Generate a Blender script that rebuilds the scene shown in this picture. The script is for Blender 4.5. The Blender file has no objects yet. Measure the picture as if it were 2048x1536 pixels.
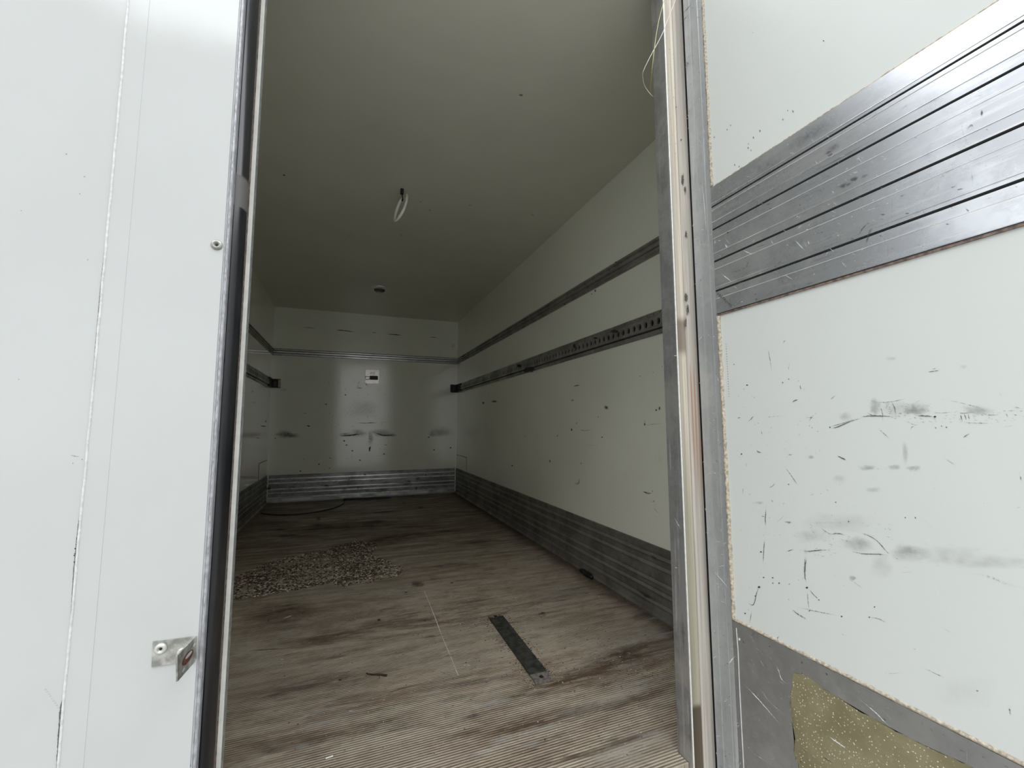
import bpy, bmesh, math, random
from mathutils import Vector, noise as mnoise

# ---------------------------------------------------------------- camera
F, YAW, PITCH, ROLL, CZ = 851.958, 0.368582, 0.0958184, -0.0024960, 0.953277
cy, sy, cp, sp = math.cos(YAW), math.sin(YAW), math.cos(PITCH), math.sin(PITCH)
FW = Vector((sy*cp, cy*cp, sp)); RT0 = Vector((cy, -sy, 0)); UP0 = RT0.cross(FW)
cr, sr = math.cos(ROLL), math.sin(ROLL)
RT = cr*RT0 + sr*UP0; UP = cr*UP0 - sr*RT0
CAM = Vector((0, 0, CZ))
scene = bpy.context.scene
C = scene.collection
cd = bpy.data.cameras.new('camera'); cam = bpy.data.objects.new('camera', cd); C.objects.link(cam)
from mathutils import Matrix
m3 = Matrix((RT, UP, -FW)).transposed()
cam.matrix_world = Matrix.Translation(CAM) @ m3.to_4x4()
cd.sensor_fit = 'HORIZONTAL'; cd.sensor_width = 36.0; cd.lens = F/2048*36.0
cd.clip_start = 0.02; cd.clip_end = 200
scene.camera = cam

# ---------------------------------------------------------------- light: an overcast sky behind the camera
world = bpy.data.worlds.new('sky'); scene.world = world; world.use_nodes = True
wn = world.node_tree; wn.nodes.clear()
def wnode(t): return wn.nodes.new(t)
tc = wnode('ShaderNodeTexCoord'); sep = wnode('ShaderNodeSeparateXYZ'); wn.links.new(tc.outputs['Generated'], sep.inputs[0])
nz = wnode('ShaderNodeTexNoise'); nz.inputs['Scale'].default_value = 5; nz.inputs['Detail'].default_value = 6
wn.links.new(tc.outputs['Generated'], nz.inputs['Vector'])
ad = wnode('ShaderNodeMath'); ad.operation = 'MULTIPLY_ADD'; ad.inputs[1].default_value = 0.10; wn.links.new(nz.outputs['Fac'], ad.inputs[0]); wn.links.new(sep.outputs['Z'], ad.inputs[2])
rp = wnode('ShaderNodeValToRGB'); wn.links.new(ad.outputs[0], rp.inputs[0])
e = rp.color_ramp.elements
e[0].position = 0.0; e[0].color = (0.54, 0.55, 0.55, 1)
e[1].position = 0.655; e[1].color = (0.56, 0.57, 0.57, 1)
x = rp.color_ramp.elements.new(0.69); x.color = (2.3, 2.35, 2.38, 1)
x = rp.color_ramp.elements.new(0.95); x.color = (1.5, 1.55, 1.6, 1)
bg = wnode('ShaderNodeBackground'); wn.links.new(rp.outputs[0], bg.inputs[0]); bg.inputs[1].default_value = 1.75
wo = wnode('ShaderNodeOutputWorld'); wn.links.new(bg.outputs[0], wo.inputs[0])
vs = scene.view_settings
vs.view_transform = 'Standard'; vs.look = 'None'; vs.gamma = 1; vs.use_curve_mapping = False
vs.exposure = 0.28
scene.cycles.max_bounces = 24; scene.cycles.diffuse_bounces = 16; scene.cycles.glossy_bounces = 8

# ---------------------------------------------------------------- measures (metres; truck floor is z = 0)
XL, XR, D, H = -0.908, 1.492, 6.0815, 2.4728
KZ = 0.339
XD = 1.0                                     # inner face of the open right leaf
def ray(px, py): return (px-1024)/F*RT + (768-py)/F*UP + FW
def PX(px, py, X): d = ray(px, py); return CAM + d*(X/d.x)
def PY(px, py, Y): d = ray(px, py); return CAM + d*(Y/d.y)
def PZ(px, py, Z=0.0): d = ray(px, py); return CAM + d*((Z-CZ)/d.z)

# ---------------------------------------------------------------- material helper
class M:
    def __init__(s, name):
        s.m = bpy.data.materials.new(name); s.m.use_nodes = True; s.t = s.m.node_tree; s.t.nodes.clear()
        s.b = s.n('ShaderNodeBsdfPrincipled'); s.o = s.n('ShaderNodeOutputMaterial')
        s.l(s.b.outputs[0], s.o.inputs[0]); s.c = s.n('ShaderNodeTexCoord').outputs['Object']
    def n(s, t): return s.t.nodes.new(t)
    def l(s, a, b): s.t.links.new(a, b)
    def put(s, v, sock):
        if isinstance(v, bpy.types.NodeSocket): s.l(v, sock)
        elif isinstance(v, tuple) and len(v) == 3 and sock.type == 'RGBA': sock.default_value = (*v, 1)
        else: sock.default_value = v
    def map(s, scale=(1, 1, 1), rot=(0, 0, 0), loc=(0, 0, 0)):
        n = s.n('ShaderNodeMapping'); s.l(s.c, n.inputs[0]); n.inputs['Scale'].default_value = scale
        n.inputs['Rotation'].default_value = rot; n.inputs['Location'].default_value = loc; return n.outputs[0]
    def noise(s, scale, detail=4, rough=.55, vec=None, dist=0):
        n = s.n('ShaderNodeTexNoise'); s.l(vec or s.c, n.inputs['Vector']); n.inputs['Scale'].default_value = scale
        n.inputs['Detail'].default_value = detail; n.inputs['Roughness'].default_value = rough; n.inputs['Distortion'].default_value = dist
        return n.outputs['Fac']
    def voro(s, scale, vec=None, feature='F1'):
        n = s.n('ShaderNodeTexVoronoi'); s.l(vec or s.c, n.inputs['Vector']); n.inputs['Scale'].default_value = scale; n.feature = feature
        return n.outputs['Distance']
    def ramp(s, v, lo, hi, a=0.0, b=1.0):
        n = s.n('ShaderNodeMapRange'); s.put(v, n.inputs[0]); n.inputs[1].default_value = lo; n.inputs[2].default_value = hi
        n.inputs[3].default_value = a; n.inputs[4].default_value = b; n.interpolation_type = 'SMOOTHSTEP'; return n.outputs[0]
    def math(s, op, a, b=0.0, c=0.0):
        n = s.n('ShaderNodeMath'); n.operation = op; s.put(a, n.inputs[0]); s.put(b, n.inputs[1]); s.put(c, n.inputs[2]); return n.outputs[0]
    def mix(s, f, a, b, mode='MIX'):
        n = s.n('ShaderNodeMix'); n.data_type = 'RGBA'; n.blend_type = mode; s.put(f, n.inputs[0]); s.put(a, n.inputs[6]); s.put(b, n.inputs[7]); return n.outputs[2]
    def axis(s, i, vec=None): n = s.n('ShaderNodeSeparateXYZ'); s.l(vec or s.c, n.inputs[0]); return n.outputs[i]
    def bump(s, h, strength=.2, dist=.002, prev=None):
        n = s.n('ShaderNodeBump'); s.put(h, n.inputs['Height']); n.inputs['Strength'].default_value = strength; n.inputs['Distance'].default_value = dist
        if prev: s.l(prev, n.inputs['Normal'])
        s.l(n.outputs[0], s.b.inputs['Normal']); return n.outputs[0]
    def set(s, col=None, rough=None, metal=None, **k):
        if col is not None: s.put(col, s.b.inputs['Base Color'])
        if rough is not None: s.put(rough, s.b.inputs['Roughness'])
        if metal is not None: s.put(metal, s.b.inputs['Metallic'])
        for a, v in k.items(): s.put(v, s.b.inputs[a])
        return s.m

def simple(name, col, rough=.5, metal=0.0, var=.12, sc=30, bump=0.0):
    m = M(name); n = m.noise(sc, 5); dk = tuple(v*(1-var*2) for v in col); lt = tuple(min(1, v*(1+var)) for v in col)
    m.set(m.mix(m.ramp(n, .3, .7), dk, lt), rough, metal)
    if bump: m.bump(m.noise(sc*6, 3), bump, .002)
    return m.m

def grp(name, col, rough, dirt=.15, spec=.5, weave=(1, 1, 1), wb=.05, inside=False, coat=0.0):
    m = M(name); big = m.noise(1.4, 5, .6); fine = m.noise(14, 6, .7)
    d = tuple(v*(1-dirt) for v in col)
    c1 = m.mix(m.ramp(big, .35, .7), col, d)
    c2 = m.mix(m.ramp(fine, .62, .9, 0, .10), c1, tuple(v*.75 for v in col))
    m.set(c2, m.ramp(big, .3, .8, rough, rough+.06)); m.b.inputs['Specular IOR Level'].default_value = spec
    m.b.inputs['Coat Weight'].default_value = coat; m.b.inputs['Coat Roughness'].default_value = .08
    n1 = m.bump(m.noise(3.0, 2), .10, .01)
    m.bump(m.noise(1, 3, .6, m.map(weave)), wb, .001, n1)
    return m.m

def alu(name, stretch=(2, 60, 60), col=(.52, .53, .55), rough=.3, metal=.75, smear=.55, scratch=True):
    m = M(name); v = m.map(stretch)
    st = m.noise(1, 6, .7, v); bl = m.noise(6, 6, .7, m.map((.6, 1, 1))); fn = m.noise(70, 4, .6)
    dk = tuple(x*smear for x in col); lt = tuple(min(1, x*1.25) for x in col)
    c1 = m.mix(m.ramp(bl, .36, .64), dk, col)
    c2 = m.mix(m.ramp(st, .5, .75, 0, .6), c1, lt)
    c3 = m.mix(m.ramp(st, .26, .42, .75, 0), c2, tuple(x*.45 for x in col))
    c4 = m.mix(m.ramp(fn, .68, .8, 0, .5), c3, (.08, .08, .09))
    m.set(c4, m.ramp(bl, .3, .7, rough+.14, rough), metal)
    m.bump(st, .12, .0006)
    return m.m

# ---------------------------------------------------------------- materials
MT = {}
MT['skin'] = grp('exterior_white_gelcoat', (.51, .525, .52), .035, .05, .75, (60, 60, 520), .03)
MT['inner'] = grp('door_inner_white_panel', (.655, .68, .655), .36, .06, .35, (300, 300, 300), .06)
MT['wall'] = grp('interior_white_panel', (.85, .86, .755), .10, .06, 1.0, (80, 80, 80), .05, True)
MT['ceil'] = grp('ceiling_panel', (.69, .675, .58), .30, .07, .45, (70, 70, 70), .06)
MT['alu_y'] = alu('aluminium_long', (60, 2, 90))
MT['alu_kick'] = alu('aluminium_kick_dull', (60, 1.2, 40), (.235, .225, .20), .42, .45, .62)
MT['alu_kick_back'] = alu('aluminium_kick_back', (3, 60, 60), (.36, .36, .375), .32, .6, .45)
MT['alu_back'] = alu('aluminium_rail_back', (2, 60, 60), (.30, .30, .30), .30, .8, .7)
MT['alu_rail'] = alu('aluminium_rail_dark', (60, 1.2, 40), (.40, .39, .365), .36, .6, .6)
MT['alu_z'] = alu('aluminium_upright', (130, 130, 1.0), (.46, .455, .45), .34, .7, .6)
MT['alu_strip'] = alu('aluminium_door_strip', (90, 60, 3), (.56, .585, .60), .36, .65, .8)
MT['alu_band'] = alu('aluminium_door_band', (60, 4, 90), (.88, .91, .97), .18, .85, .68)
MT['alu_kick_door'] = alu('aluminium_door_kick', (30, 10, 10), (.30, .295, .285), .42, .55, .8)
MT['alu_lit_ridge'] = alu('aluminium_lit_ridge', (60, 1.5, 60), (.33, .32, .29), .36, .5, .7)  # lighter copy of the side metal: light on the ridges put into colour
MT['alu_lit_crest'] = alu('aluminium_lit_crest', (2, 60, 60), (.88, .88, .86), .18, .85, .7)  # brighter copy of the back metal: painted highlight on its crests
MT['trim_grey'] = simple('lilac_grey_edge', (.48, .48, .52), .4, .3, .12, 60)
MT['alu_bright'] = simple('aluminium_bright_edge', (.85, .85, .83), .3, .3, .06, 60)
MT['edge_grey'] = simple('grey_edge_metal', (.42, .44, .44), .4, .4, .2, 90)
MT['zinc'] = simple('zinc_plate', (.47, .47, .43), .38, .6, .22, 60, .1)
MT['tab_grey'] = simple('dull_brown_grey_steel', (.24, .21, .19), .5, .3, .25, 90, .1)
MT['zinc_rivet'] = simple('pale_rivet', (.60, .60, .56), .4, .3, .1, 90)
MT['cable_white'] = simple('bright_white_cable', (.93, .92, .88), .3, 0, .03)
MT['steel_dark'] = simple('dark_steel', (.055, .055, .05), .5, .3, .3, 40, .1)
MT['rubber'] = None
MT['black'] = simple('black_plastic', (.012, .012, .012), .45, 0, .2)
MT['gapblack'] = simple('black_joint_shade', (.006, .006, .007), .9, 0, .1)  # flat black for dark joints and for the shade in gaps and grooves
MT['white_pl'] = simple('white_plastic', (.78, .77, .72), .35, 0, .05)
MT['plate_white'] = simple('white_label_plate', (.92, .88, .85), .3, .5, .05)
MT['yellow_wire'] = simple('yellow_green_wire', (.55, .53, .20), .45, 0, .1)
MT['white_wire'] = simple('white_wire', (.80, .78, .68), .45, 0, .08)
MT['lamp_glass'] = simple('lamp_diffuser', (.10, .10, .08), .25, 0, .1)
MT['brownish'] = simple('aged_brown_edge', (.20, .145, .115), .6, 0, .3, 80)
MT['sealant'] = simple('tan_sealant', (.55, .48, .37), .7, 0, .22, 160, .5)
MT['sealant_white'] = simple('white_sealant', (.64, .65, .64), .2, 0, .08, 120, .4)
MT['twig'] = simple('dark_wood_sliver', (.05, .03, .02), .8, 0, .3, 80)
MT['asphalt'] = simple('yard_ground', (.30, .30, .29), .9, 0, .15, 3)
MT['rust'] = simple('rust', (.16, .06, .035), .8, .1, .4, 200)

m = M('black_rubber_seal')
pz = m.axis(2); sc_ = m.noise(18, 5, .7, m.map((1, 1, .35)))
patch = m.math('MULTIPLY', m.ramp(pz, 1.416, 1.420), m.ramp(pz, 1.481, 1.493, 1, 0))
c = m.mix(m.ramp(sc_, .45, .8, 0, .35), (.010, .011, .014), (.05, .05, .06))
c = m.mix(m.math('MULTIPLY', patch, .85), c, (.115, .11, .105))
m.set(c, m.ramp(patch, 0, 1, .28, .7)); m.b.inputs['Specular IOR Level'].default_value = .6; MT['rubber'] = m.m

m = M('cream_hinge_gasket')
z = m.axis(2); st = m.noise(1, 6, .65, m.map((150, 150, 1.5))); gr = m.noise(90, 5, .7); bl = m.noise(5, 4)
c = m.mix(m.ramp(st, .35, .7), (.50, .44, .36), (.74, .68, .57))
c = m.mix(m.ramp(gr, .6, .75, 0, .5), c, (.35, .29, .22))
zz = m.math('ADD', z, m.math('MULTIPLY', bl, .05))
brown = m.math('MULTIPLY', m.ramp(zz, 1.185, 1.215), m.ramp(zz, 1.29, 1.32, 1, 0))
c = m.mix(m.math('MULTIPLY', brown, .75), c, (.17, .13, .09))
low = m.ramp(zz, .62, 1.15, 1, 0)
c = m.mix(m.math('MULTIPLY', low, .7), c, (.30, .275, .19))
c = m.mix(m.ramp(zz, .165, .185, .9, 0), c, (.07, .045, .025))
m.set(c, .42); m.bump(st, .3, .001); MT['cream'] = m.m

m = M('grey_stained_gasket')
st = m.noise(1, 6, .65, m.map((120, 120, 2))); z = m.axis(2); zz = m.math('ADD', z, m.math('MULTIPLY', m.noise(9, 5), .08))
c = m.mix(m.ramp(st, .3, .7), (.42, .38, .34), (.62, .58, .52))
rust = m.math('MULTIPLY', m.ramp(zz, .72, .95), m.ramp(zz, 1.1, 1.22, 1, 0))
c = m.mix(m.math('MULTIPLY', rust, m.ramp(m.noise(1, 3, .5, m.map((160, 160, 1))), .45, .6, 0, .8)), c, (.46, .24, .13))
m.set(c, .5); m.bump(st, .3, .001); MT['gasket_grey'] = m.m

m = M('ribbed_floor_board')
x_, y_ = m.axis(0), m.axis(1)
rid = m.math('SINE', m.math('MULTIPLY', m.math('ADD', y_, m.math('MULTIPLY', m.noise(.8, 2), .006)), 2*math.pi/.0098))
wear = m.noise(1, 6, .62, m.map((1.1, 3.2, 1)), .4)
wear2 = m.noise(1, 7, .7, m.map((2.2, 22, 1), (0, 0, .02)))
fine = m.noise(1, 7, .8, m.map((30, 190, 1)))
grit = m.noise(140, 4, .7)
stain = m.noise(1, 7, .7, m.map((.9, 2.6, 1), (0, 0, 0), (3.1, 1.7, 0)), .8)
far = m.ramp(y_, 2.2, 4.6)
mott = m.noise(9, 8, .72, m.map((.7, 1.6, 1))); streak = m.noise(1, 6, .7, m.map((7, 60, 1), (0, 0, 0), (2, 5, 0)))
c = m.mix(m.ramp(wear2, .34, .64), (.22, .16, .11), (.41, .35, .27))
c = m.mix(m.ramp(wear, .42, .66, 0, .6), c, (.48, .42, .33))
c = m.mix(m.ramp(mott, .48, .62, 0, .55), c, (.16, .11, .075))
c = m.mix(m.ramp(mott, .30, .44, .45, 0), c, (.56, .52, .44))
c = m.mix(m.ramp(stain, .52, .64, 0, .7), c, (.13, .078, .05))
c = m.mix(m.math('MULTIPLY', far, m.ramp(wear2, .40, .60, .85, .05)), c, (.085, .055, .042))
c = m.mix(m.ramp(streak, .56, .70, 0, .75), c, (.09, .058, .04))
c = m.mix(m.ramp(streak, .30, .42, .6, 0), c, (.60, .54, .45))
c = m.mix(m.ramp(fine, .50, .70, 0, .6), c, (.66, .60, .50))
c = m.mix(m.ramp(fine, .32, .46, .7, 0), c, (.07, .045, .03))
rmask = m.math('MAXIMUM', m.ramp(y_, 1.35, 1.55, 1, 0), m.math('MULTIPLY', m.ramp(y_, 1.9, 3.0, 1, .25), m.ramp(m.noise(1, 4, .6, m.map((1.6, 2.6, 1), (0, 0, 0), (7, 3, 0))), .36, .58, .2, 1)))
c = m.mix(m.math('MULTIPLY', m.math('MULTIPLY', m.ramp(rid, -.2, -.9), rmask), .7), c, (.10, .07, .05))
c = m.mix(m.math('MULTIPLY', m.math('MULTIPLY', m.ramp(rid, .4, 1), rmask), .45), c, (.68, .62, .52))
c = m.mix(m.ramp(grit, .66, .78, 0, .5), c, (.05, .035, .025))
# dirt that lies along the right kick plate
c = m.mix(m.math('MULTIPLY', m.ramp(m.math('ADD', x_, m.math('MULTIPLY', m.noise(9, 5), .14)), 1.40, 1.52), .8), c, (.06, .038, .022))
m.set(c, m.ramp(wear, .3, .7, .62, .45)); m.b.inputs['Specular IOR Level'].default_value = .35
n1 = m.bump(m.math('MULTIPLY', rid, rmask), .5, .0015)
m.bump(fine, .3, .001, n1); MT['floor'] = m.m

m = M('yellow_adhesive_residue')
fl = m.ramp(m.voro(170), .14, .26, 1, 0); msk = m.ramp(m.noise(45, 3), .36, .54)
bl = m.noise(7, 5, .6)
c = m.mix(m.ramp(bl, .38, .62), (.185, .162, .085), (.255, .225, .13))
c = m.mix(m.ramp(m.noise(1, 3, .5, m.map((5, 5, 16), (0, .3, 0))), .56, .68, 0, .7), c, (.28, .265, .22))
c = m.mix(m.math('MULTIPLY', fl, msk), c, (.72, .70, .52))
m.set(c, .6); m.bump(m.noise(220, 3), .15, .0006); MT['residue'] = m.m

# marks: alpha comes from the mesh (a scuff fades at its rim), colour too
m = M('scuff_marks')
at = m.n('ShaderNodeAttribute'); at.attribute_name = 'mark'
sepc = m.n('ShaderNodeSeparateColor'); m.l(at.outputs['Color'], sepc.inputs[0])
al, lum, soft = sepc.outputs[0], sepc.outputs[1], sepc.outputs[2]
nn = m.noise(260, 5, .7); nn2 = m.noise(60, 4, .6)
hard = m.ramp(m.math('ADD', al, m.math('MULTIPLY', m.math('SUBTRACT', nn, .5), 1.5)), .25, .75)
smooth = m.math('MULTIPLY', al, m.ramp(nn2, .3, .7, .35, 1))
a = m.math('ADD', m.math('MULTIPLY', hard, m.math('SUBTRACT', 1.0, soft)), m.math('MULTIPLY', smooth, soft))
col = m.mix(lum, (.035, .033, .03), (.85, .85, .84)); MT_mark_col = col
m.set(col, .6); m.put(a, m.b.inputs['Alpha']); MT['marks'] = m.m
m = M('brown_dirt'); at = m.n('ShaderNodeAttribute'); at.attribute_name = 'mark'
sepc = m.n('ShaderNodeSeparateColor'); m.l(at.outputs['Color'], sepc.inputs[0])
a = m.math('MULTIPLY', sepc.outputs[0], m.ramp(m.noise(1, 7, .75, m.map((10, 46, 10))), .36, .58, .1, 1))
m.set(m.mix(sepc.outputs[1], (.105, .062, .036), (.47, .43, .36)), .8); m.put(a, m.b.inputs['Alpha']); MT['brown'] = m.m

# ---------------------------------------------------------------- mesh helpers
def link(name, me, mats, parent=None):
    o = bpy.data.objects.new(name, me); C.objects.link(o)
    for mm in (mats if isinstance(mats, (list, tuple)) else [mats]): me.materials.append(MT[mm] if isinstance(mm, str) else mm)
    if parent: o.parent = parent
    return o
def obj(name, bm, mats, parent=None, smooth=False):
    me = bpy.data.meshes.new(name); bmesh.ops.recalc_face_normals(bm, faces=bm.faces) if not bm.loops.layers.color.get('keep') else None
    if smooth:
        for f in bm.faces: f.smooth = True
    bm.to_mesh(me); bm.free(); return link(name, me, mats, parent)
def tag(o, label=None, cat=None, group=None, kind=None):
    if label: o['label'] = label
    if cat: o['category'] = cat
    if group: o['group'] = group
    if kind: o['kind'] = kind
    return o
def empty(name, loc=(0, 0, 0)):
    o = bpy.data.objects.new(name, None); C.objects.link(o); o.location = loc; o.empty_display_size = .05; return o
def box(bm, a, b, bevel=0.0, mat=0):
    r = bmesh.ops.create_cube(bm, size=1.0); vs_ = r['verts']
    for v in vs_:
        v.co = Vector(((a[i]+b[i])/2 + v.co[i]*(b[i]-a[i]) for i in range(3)))
    fs = {f for v in vs_ for f in v.link_faces}
    for f in fs: f.material_index = mat
    if bevel:
        es = list({e_ for v in vs_ for e_ in v.link_edges})
        bmesh.ops.bevel(bm, geom=es, offset=bevel, segments=2, affect='EDGES', profile=.5)
def extr(bm, prof, a, b, axis, closed=True, cap=True, mat=0):
    """prof: list of 2-tuples in the two other axes (in x,y,z order); runs from a to b along axis"""
    rings = []
    for t in (a, b):
        ring = []
        for p in prof:
            q = list(p); q.insert(axis, t); ring.append(bm.verts.new(q))
        rings.append(ring)
    n = len(prof)
    for i in range(n if closed else n-1):
        j = (i+1) % n; f = bm.faces.new((rings[0][i], rings[0][j], rings[1][j], rings[1][i])); f.material_index = mat
    if cap and closed:
        for r_ in rings:
            f = bm.faces.new(r_); f.material_index = mat
def tube(bm, pts, rad, seg=8, cap=True):
    pts = [Vector(p) for p in pts]; rings = []; n = len(pts); up = None
    for i, p in enumerate(pts):
        t = (pts[min(i+1, n-1)]-pts[max(i-1, 0)]).normalized()
        if up is None: up = t.orthogonal().normalized()
        up = (up - t*up.dot(t)).normalized(); s = t.cross(up)
        r_ = rad(i/(n-1)) if callable(rad) else rad
        rings.append([bm.verts.new(p + (up*math.cos(k*2*math.pi/seg) + s*math.sin(k*2*math.pi/seg))*r_) for k in range(seg)])
    for a, b in zip(rings, rings[1:]):
        for k in range(seg): bm.faces.new((a[k], a[(k+1) % seg], b[(k+1) % seg], b[k]))
    if cap: bm.faces.new(rings[0][::-1]); bm.faces.new(rings[-1])
def smoothpath(pts, n=8, closed=False):
    pts = [Vector(p) for p in pts]; out = []; N = len(pts)
    for i in range(N if closed else N-1):
        g = (lambda k: pts[k % N]) if closed else (lambda k: pts[max(0, min(N-1, k))])
        p0, p1, p2, p3 = g(i-1), g(i), g(i+1), g(i+2)
        for k in range(n):
            t = k/n; out.append(.5*((2*p1)+(p2-p0)*t+(2*p0-5*p1+4*p2-p3)*t*t+(3*p1-p0-3*p2+p3)*t**3))
    if not closed: out.append(pts[-1])
    return out
def lathe(bm, prof, centre, u, v, w, seg=24):
    """prof (radius, height along w)"""
    centre, u, v, w = map(Vector, (centre, u, v, w)); rings = []
    for r_, h in prof:
        rings.append([bm.verts.new(centre + w*h + (u*math.cos(k*2*math.pi/seg)+v*math.sin(k*2*math.pi/seg))*max(r_, 1e-5)) for k in range(seg)])
    for a, b in zip(rings, rings[1:]):
        for k in range(seg): bm.faces.new((a[k], a[(k+1) % seg], b[(k+1) % seg], b[k]))
    bm.faces.new(rings[-1]); bm.faces.new(rings[0][::-1])

# marks drawn as feathered ribbons lying on a surface, joined into that surface's own mesh
class Marks:
    def __init__(s, plane, off): s.V = []; s.F = []; s.K = []; s.plane = plane; s.n = Vector(off); s.rng = random.Random(5)
    def w(s, x, y): return s.plane(x, y) + s.n
    def rib(s, pts, wpx, a=1.0, lum=0.0, soft=0.0, taper=True, jit=.25):
        """pts and width in photo pixels"""
        P = smoothpath([Vector((p[0], p[1], 0)) for p in pts], 4) if len(pts) > 2 else [Vector((pts[0][0]+(pts[1][0]-pts[0][0])*k/5, pts[0][1]+(pts[1][1]-pts[0][1])*k/5, 0)) for k in range(6)]
        n = len(P); base = len(s.V)
        for i, p in enumerate(P):
            t = (P[min(i+1, n-1)]-P[max(i-1, 0)]); t = t.normalized() if t.length > 1e-6 else Vector((1, 0, 0)); q = Vector((-t.y, t.x, 0))
            e_ = min(1, min(i, n-1-i)/(n*.3)+.0) if taper else 1
            ww = wpx*.5*(.45+.55*e_)*(1+s.rng.uniform(-jit, jit))
            p = p + q*s.rng.uniform(-.5, .5)*wpx*jit
            for k, kk in ((-1, 0), (0, 1), (1, 0)):
                c_ = p+q*ww*1.5*k; s.V.append(s.w(c_.x, c_.y)); s.K.append((a*kk*(e_ if taper else 1), lum, soft))
        for i in range(n-1):
            for k in (0, 1):
                b = base+i*3+k; s.F.append((b, b+1, b+4, b+3))
    def blob(s, x, y, rx, ry, a=1.0, lum=0.0, soft=0.0, rot=0.0):
        base = len(s.V); s.V.append(s.w(x, y)); s.K.append((a, lum, soft)); N = 12
        for ring, (f, kk) in enumerate(((.55, .75), (1.25, 0))):
            for k in range(N):
                th = k*2*math.pi/N; j = 1+s.rng.uniform(-.25, .25); X, Y = rx*f*j*math.cos(th), ry*f*j*math.sin(th)
                s.V.append(s.w(x+X*math.cos(rot)-Y*math.sin(rot), y+X*math.sin(rot)+Y*math.cos(rot))); s.K.append((a*kk, lum, soft))
        for k in range(N):
            k2 = (k+1) % N; s.F.append((base, base+1+k, base+1+k2)); s.F.append((base+1+k, base+1+N+k, base+1+N+k2, base+1+k2))
    def specks(s, x0, y0, x1, y1, n, r=(.8, 2.2), a=.9, lum=0.0, ok=None):
        for _ in range(n):
            x, y = s.rng.uniform(x0, x1), s.rng.uniform(y0, y1)
            if ok and not ok(x, y): continue
            rr = s.rng.uniform(*r); s.blob(x, y, rr*s.rng.uniform(.7, 1.6), rr*s.rng.uniform(.5, 1), a*s.rng.uniform(.4, 1), lum, .3, s.rng.uniform(0, 3))
    def scr(s, x0, y0, x1, y1, n, L=(8, 30), w=1.2, a=.8, lum=1.0, ang=(-1.5, 1.5), ok=None):
        for _ in range(n):
            x, y = s.rng.uniform(x0, x1), s.rng.uniform(y0, y1)
            if ok and not ok(x, y): continue
            l_ = s.rng.uniform(*L); th = s.rng.uniform(*ang); s.rib([(x, y), (x+l_*math.cos(th), y+l_*math.sin(th))], w, a*s.rng.uniform(.5, 1), lum, .4)
    def join(s, bm, slot):
        lay = bm.verts.layers.float_color.get('mark') or bm.verts.layers.float_color.new('mark')
        vv = []
        for co, k in zip(s.V, s.K):
            v = bm.verts.new(co); v[lay] = (*k, 1); vv.append(v)
        for f in s.F:
            try: fc = bm.faces.new([vv[i] for i in f]); fc.material_index = slot
            except ValueError: pass

def crop(ox, oy, sc): return lambda *pts: [(ox+x*sc, oy+y*sc) for x, y in pts]

# ================================================================ THE BOX BODY
T = .06
# floor
bm = bmesh.new(); box(bm, (XL-T+.001, 1.0805, -.08), (XR+T-.001, D+T-.001, 0.0)); box(bm, (-.243, 1.036, -.08), (.933, 1.0810, -.0001))
mk = Marks(lambda x, y: PZ(x, y, 0.0), (0, 0, .0006))
mk.rib([(849, 1182), (866, 1225), (884, 1272), (903, 1318), (917, 1352)], 1.6, .9, .85, .1, False)
mk.rib([(607, 1208), (690, 1192), (770, 1176)], 2.2, .5, .75, .7)
mk.rib([(560, 1240), (592, 1228)], 1.6, .9, .9, 0)
cc = crop(450, 1240, .2441)
for a_, b_, w_ in (((770, 262), (930, 236), 2), ((1200, 258), (1340, 232), 1.4), ((925, 322), (985, 312), 2.4), ((1000, 750), (1060, 742), 2.4), ((430, 330), (500, 318), 2), ((1920, 370), (2040, 372), 1.8), ((110, 322), (300, 300), 1.2)):
    mk.rib(cc(a_, b_), w_, .8, .9, .2)
for a_, b_, w_ in (((1120, 655), (1700, 492), 1.6), ((880, 800), (1700, 634), 2.2), ((1300, 590), (1720, 500), 1.2), ((80, 260), (620, 226), 2.4), ((700, 730), (1300, 640), 1.6)):
    mk.rib(cc(a_, b_), w_, .6, 0, .6)
cc = crop(900, 1100, .2278)
for p in ((1250, 405), (1390, 378)), ((1170, 385), (1230, 378)), ((900, 455), (1080, 428)), ((760, 555), (870, 545)):
    mk.rib(cc(*p), 1.8, .7, 0, .4)
mk.blob(*cc((15, 288))[0], 3.5, 1.6, 1); mk.blob(*cc((1340, 297))[0], 5, 2, 1)
mk.blob(832, 1170, 9, 4, .5, .12, .6); mk.blob(812, 1185, 4, 1.6, .8); mk.blob(680, 1360, 4, 2, .9); mk.blob(758, 1240, 4, 3, .8)
cc = crop(480, 920, .2344)     # dark drag stains across the far boards
for x_0, y_0, x_1, y_1, w_ in ((560, 560, 760, 545, 8), (640, 500, 700, 505, 7), (1000, 460, 1420, 430, 4), (200, 660, 620, 640, 6), (1000, 540, 1300, 520, 5), (260, 600, 420, 590, 4), (1460, 310, 1490, 312, 4), (1380, 360, 1420, 372, 4), (1500, 400, 1580, 410, 5), (1600, 620, 2000, 600, 5), (1250, 580, 1700, 560, 4)):
    mk.rib(cc((x_0, y_0), (x_1, y_1)), w_, .75, .02, .7)
mk.specks(480, 1190, 1340, 1520, 240, (.6, 1.5), .9, .95); mk.specks(480, 1150, 1340, 1520, 160, (.6, 1.6), .9, .0)
rn = random.Random(3)
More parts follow.
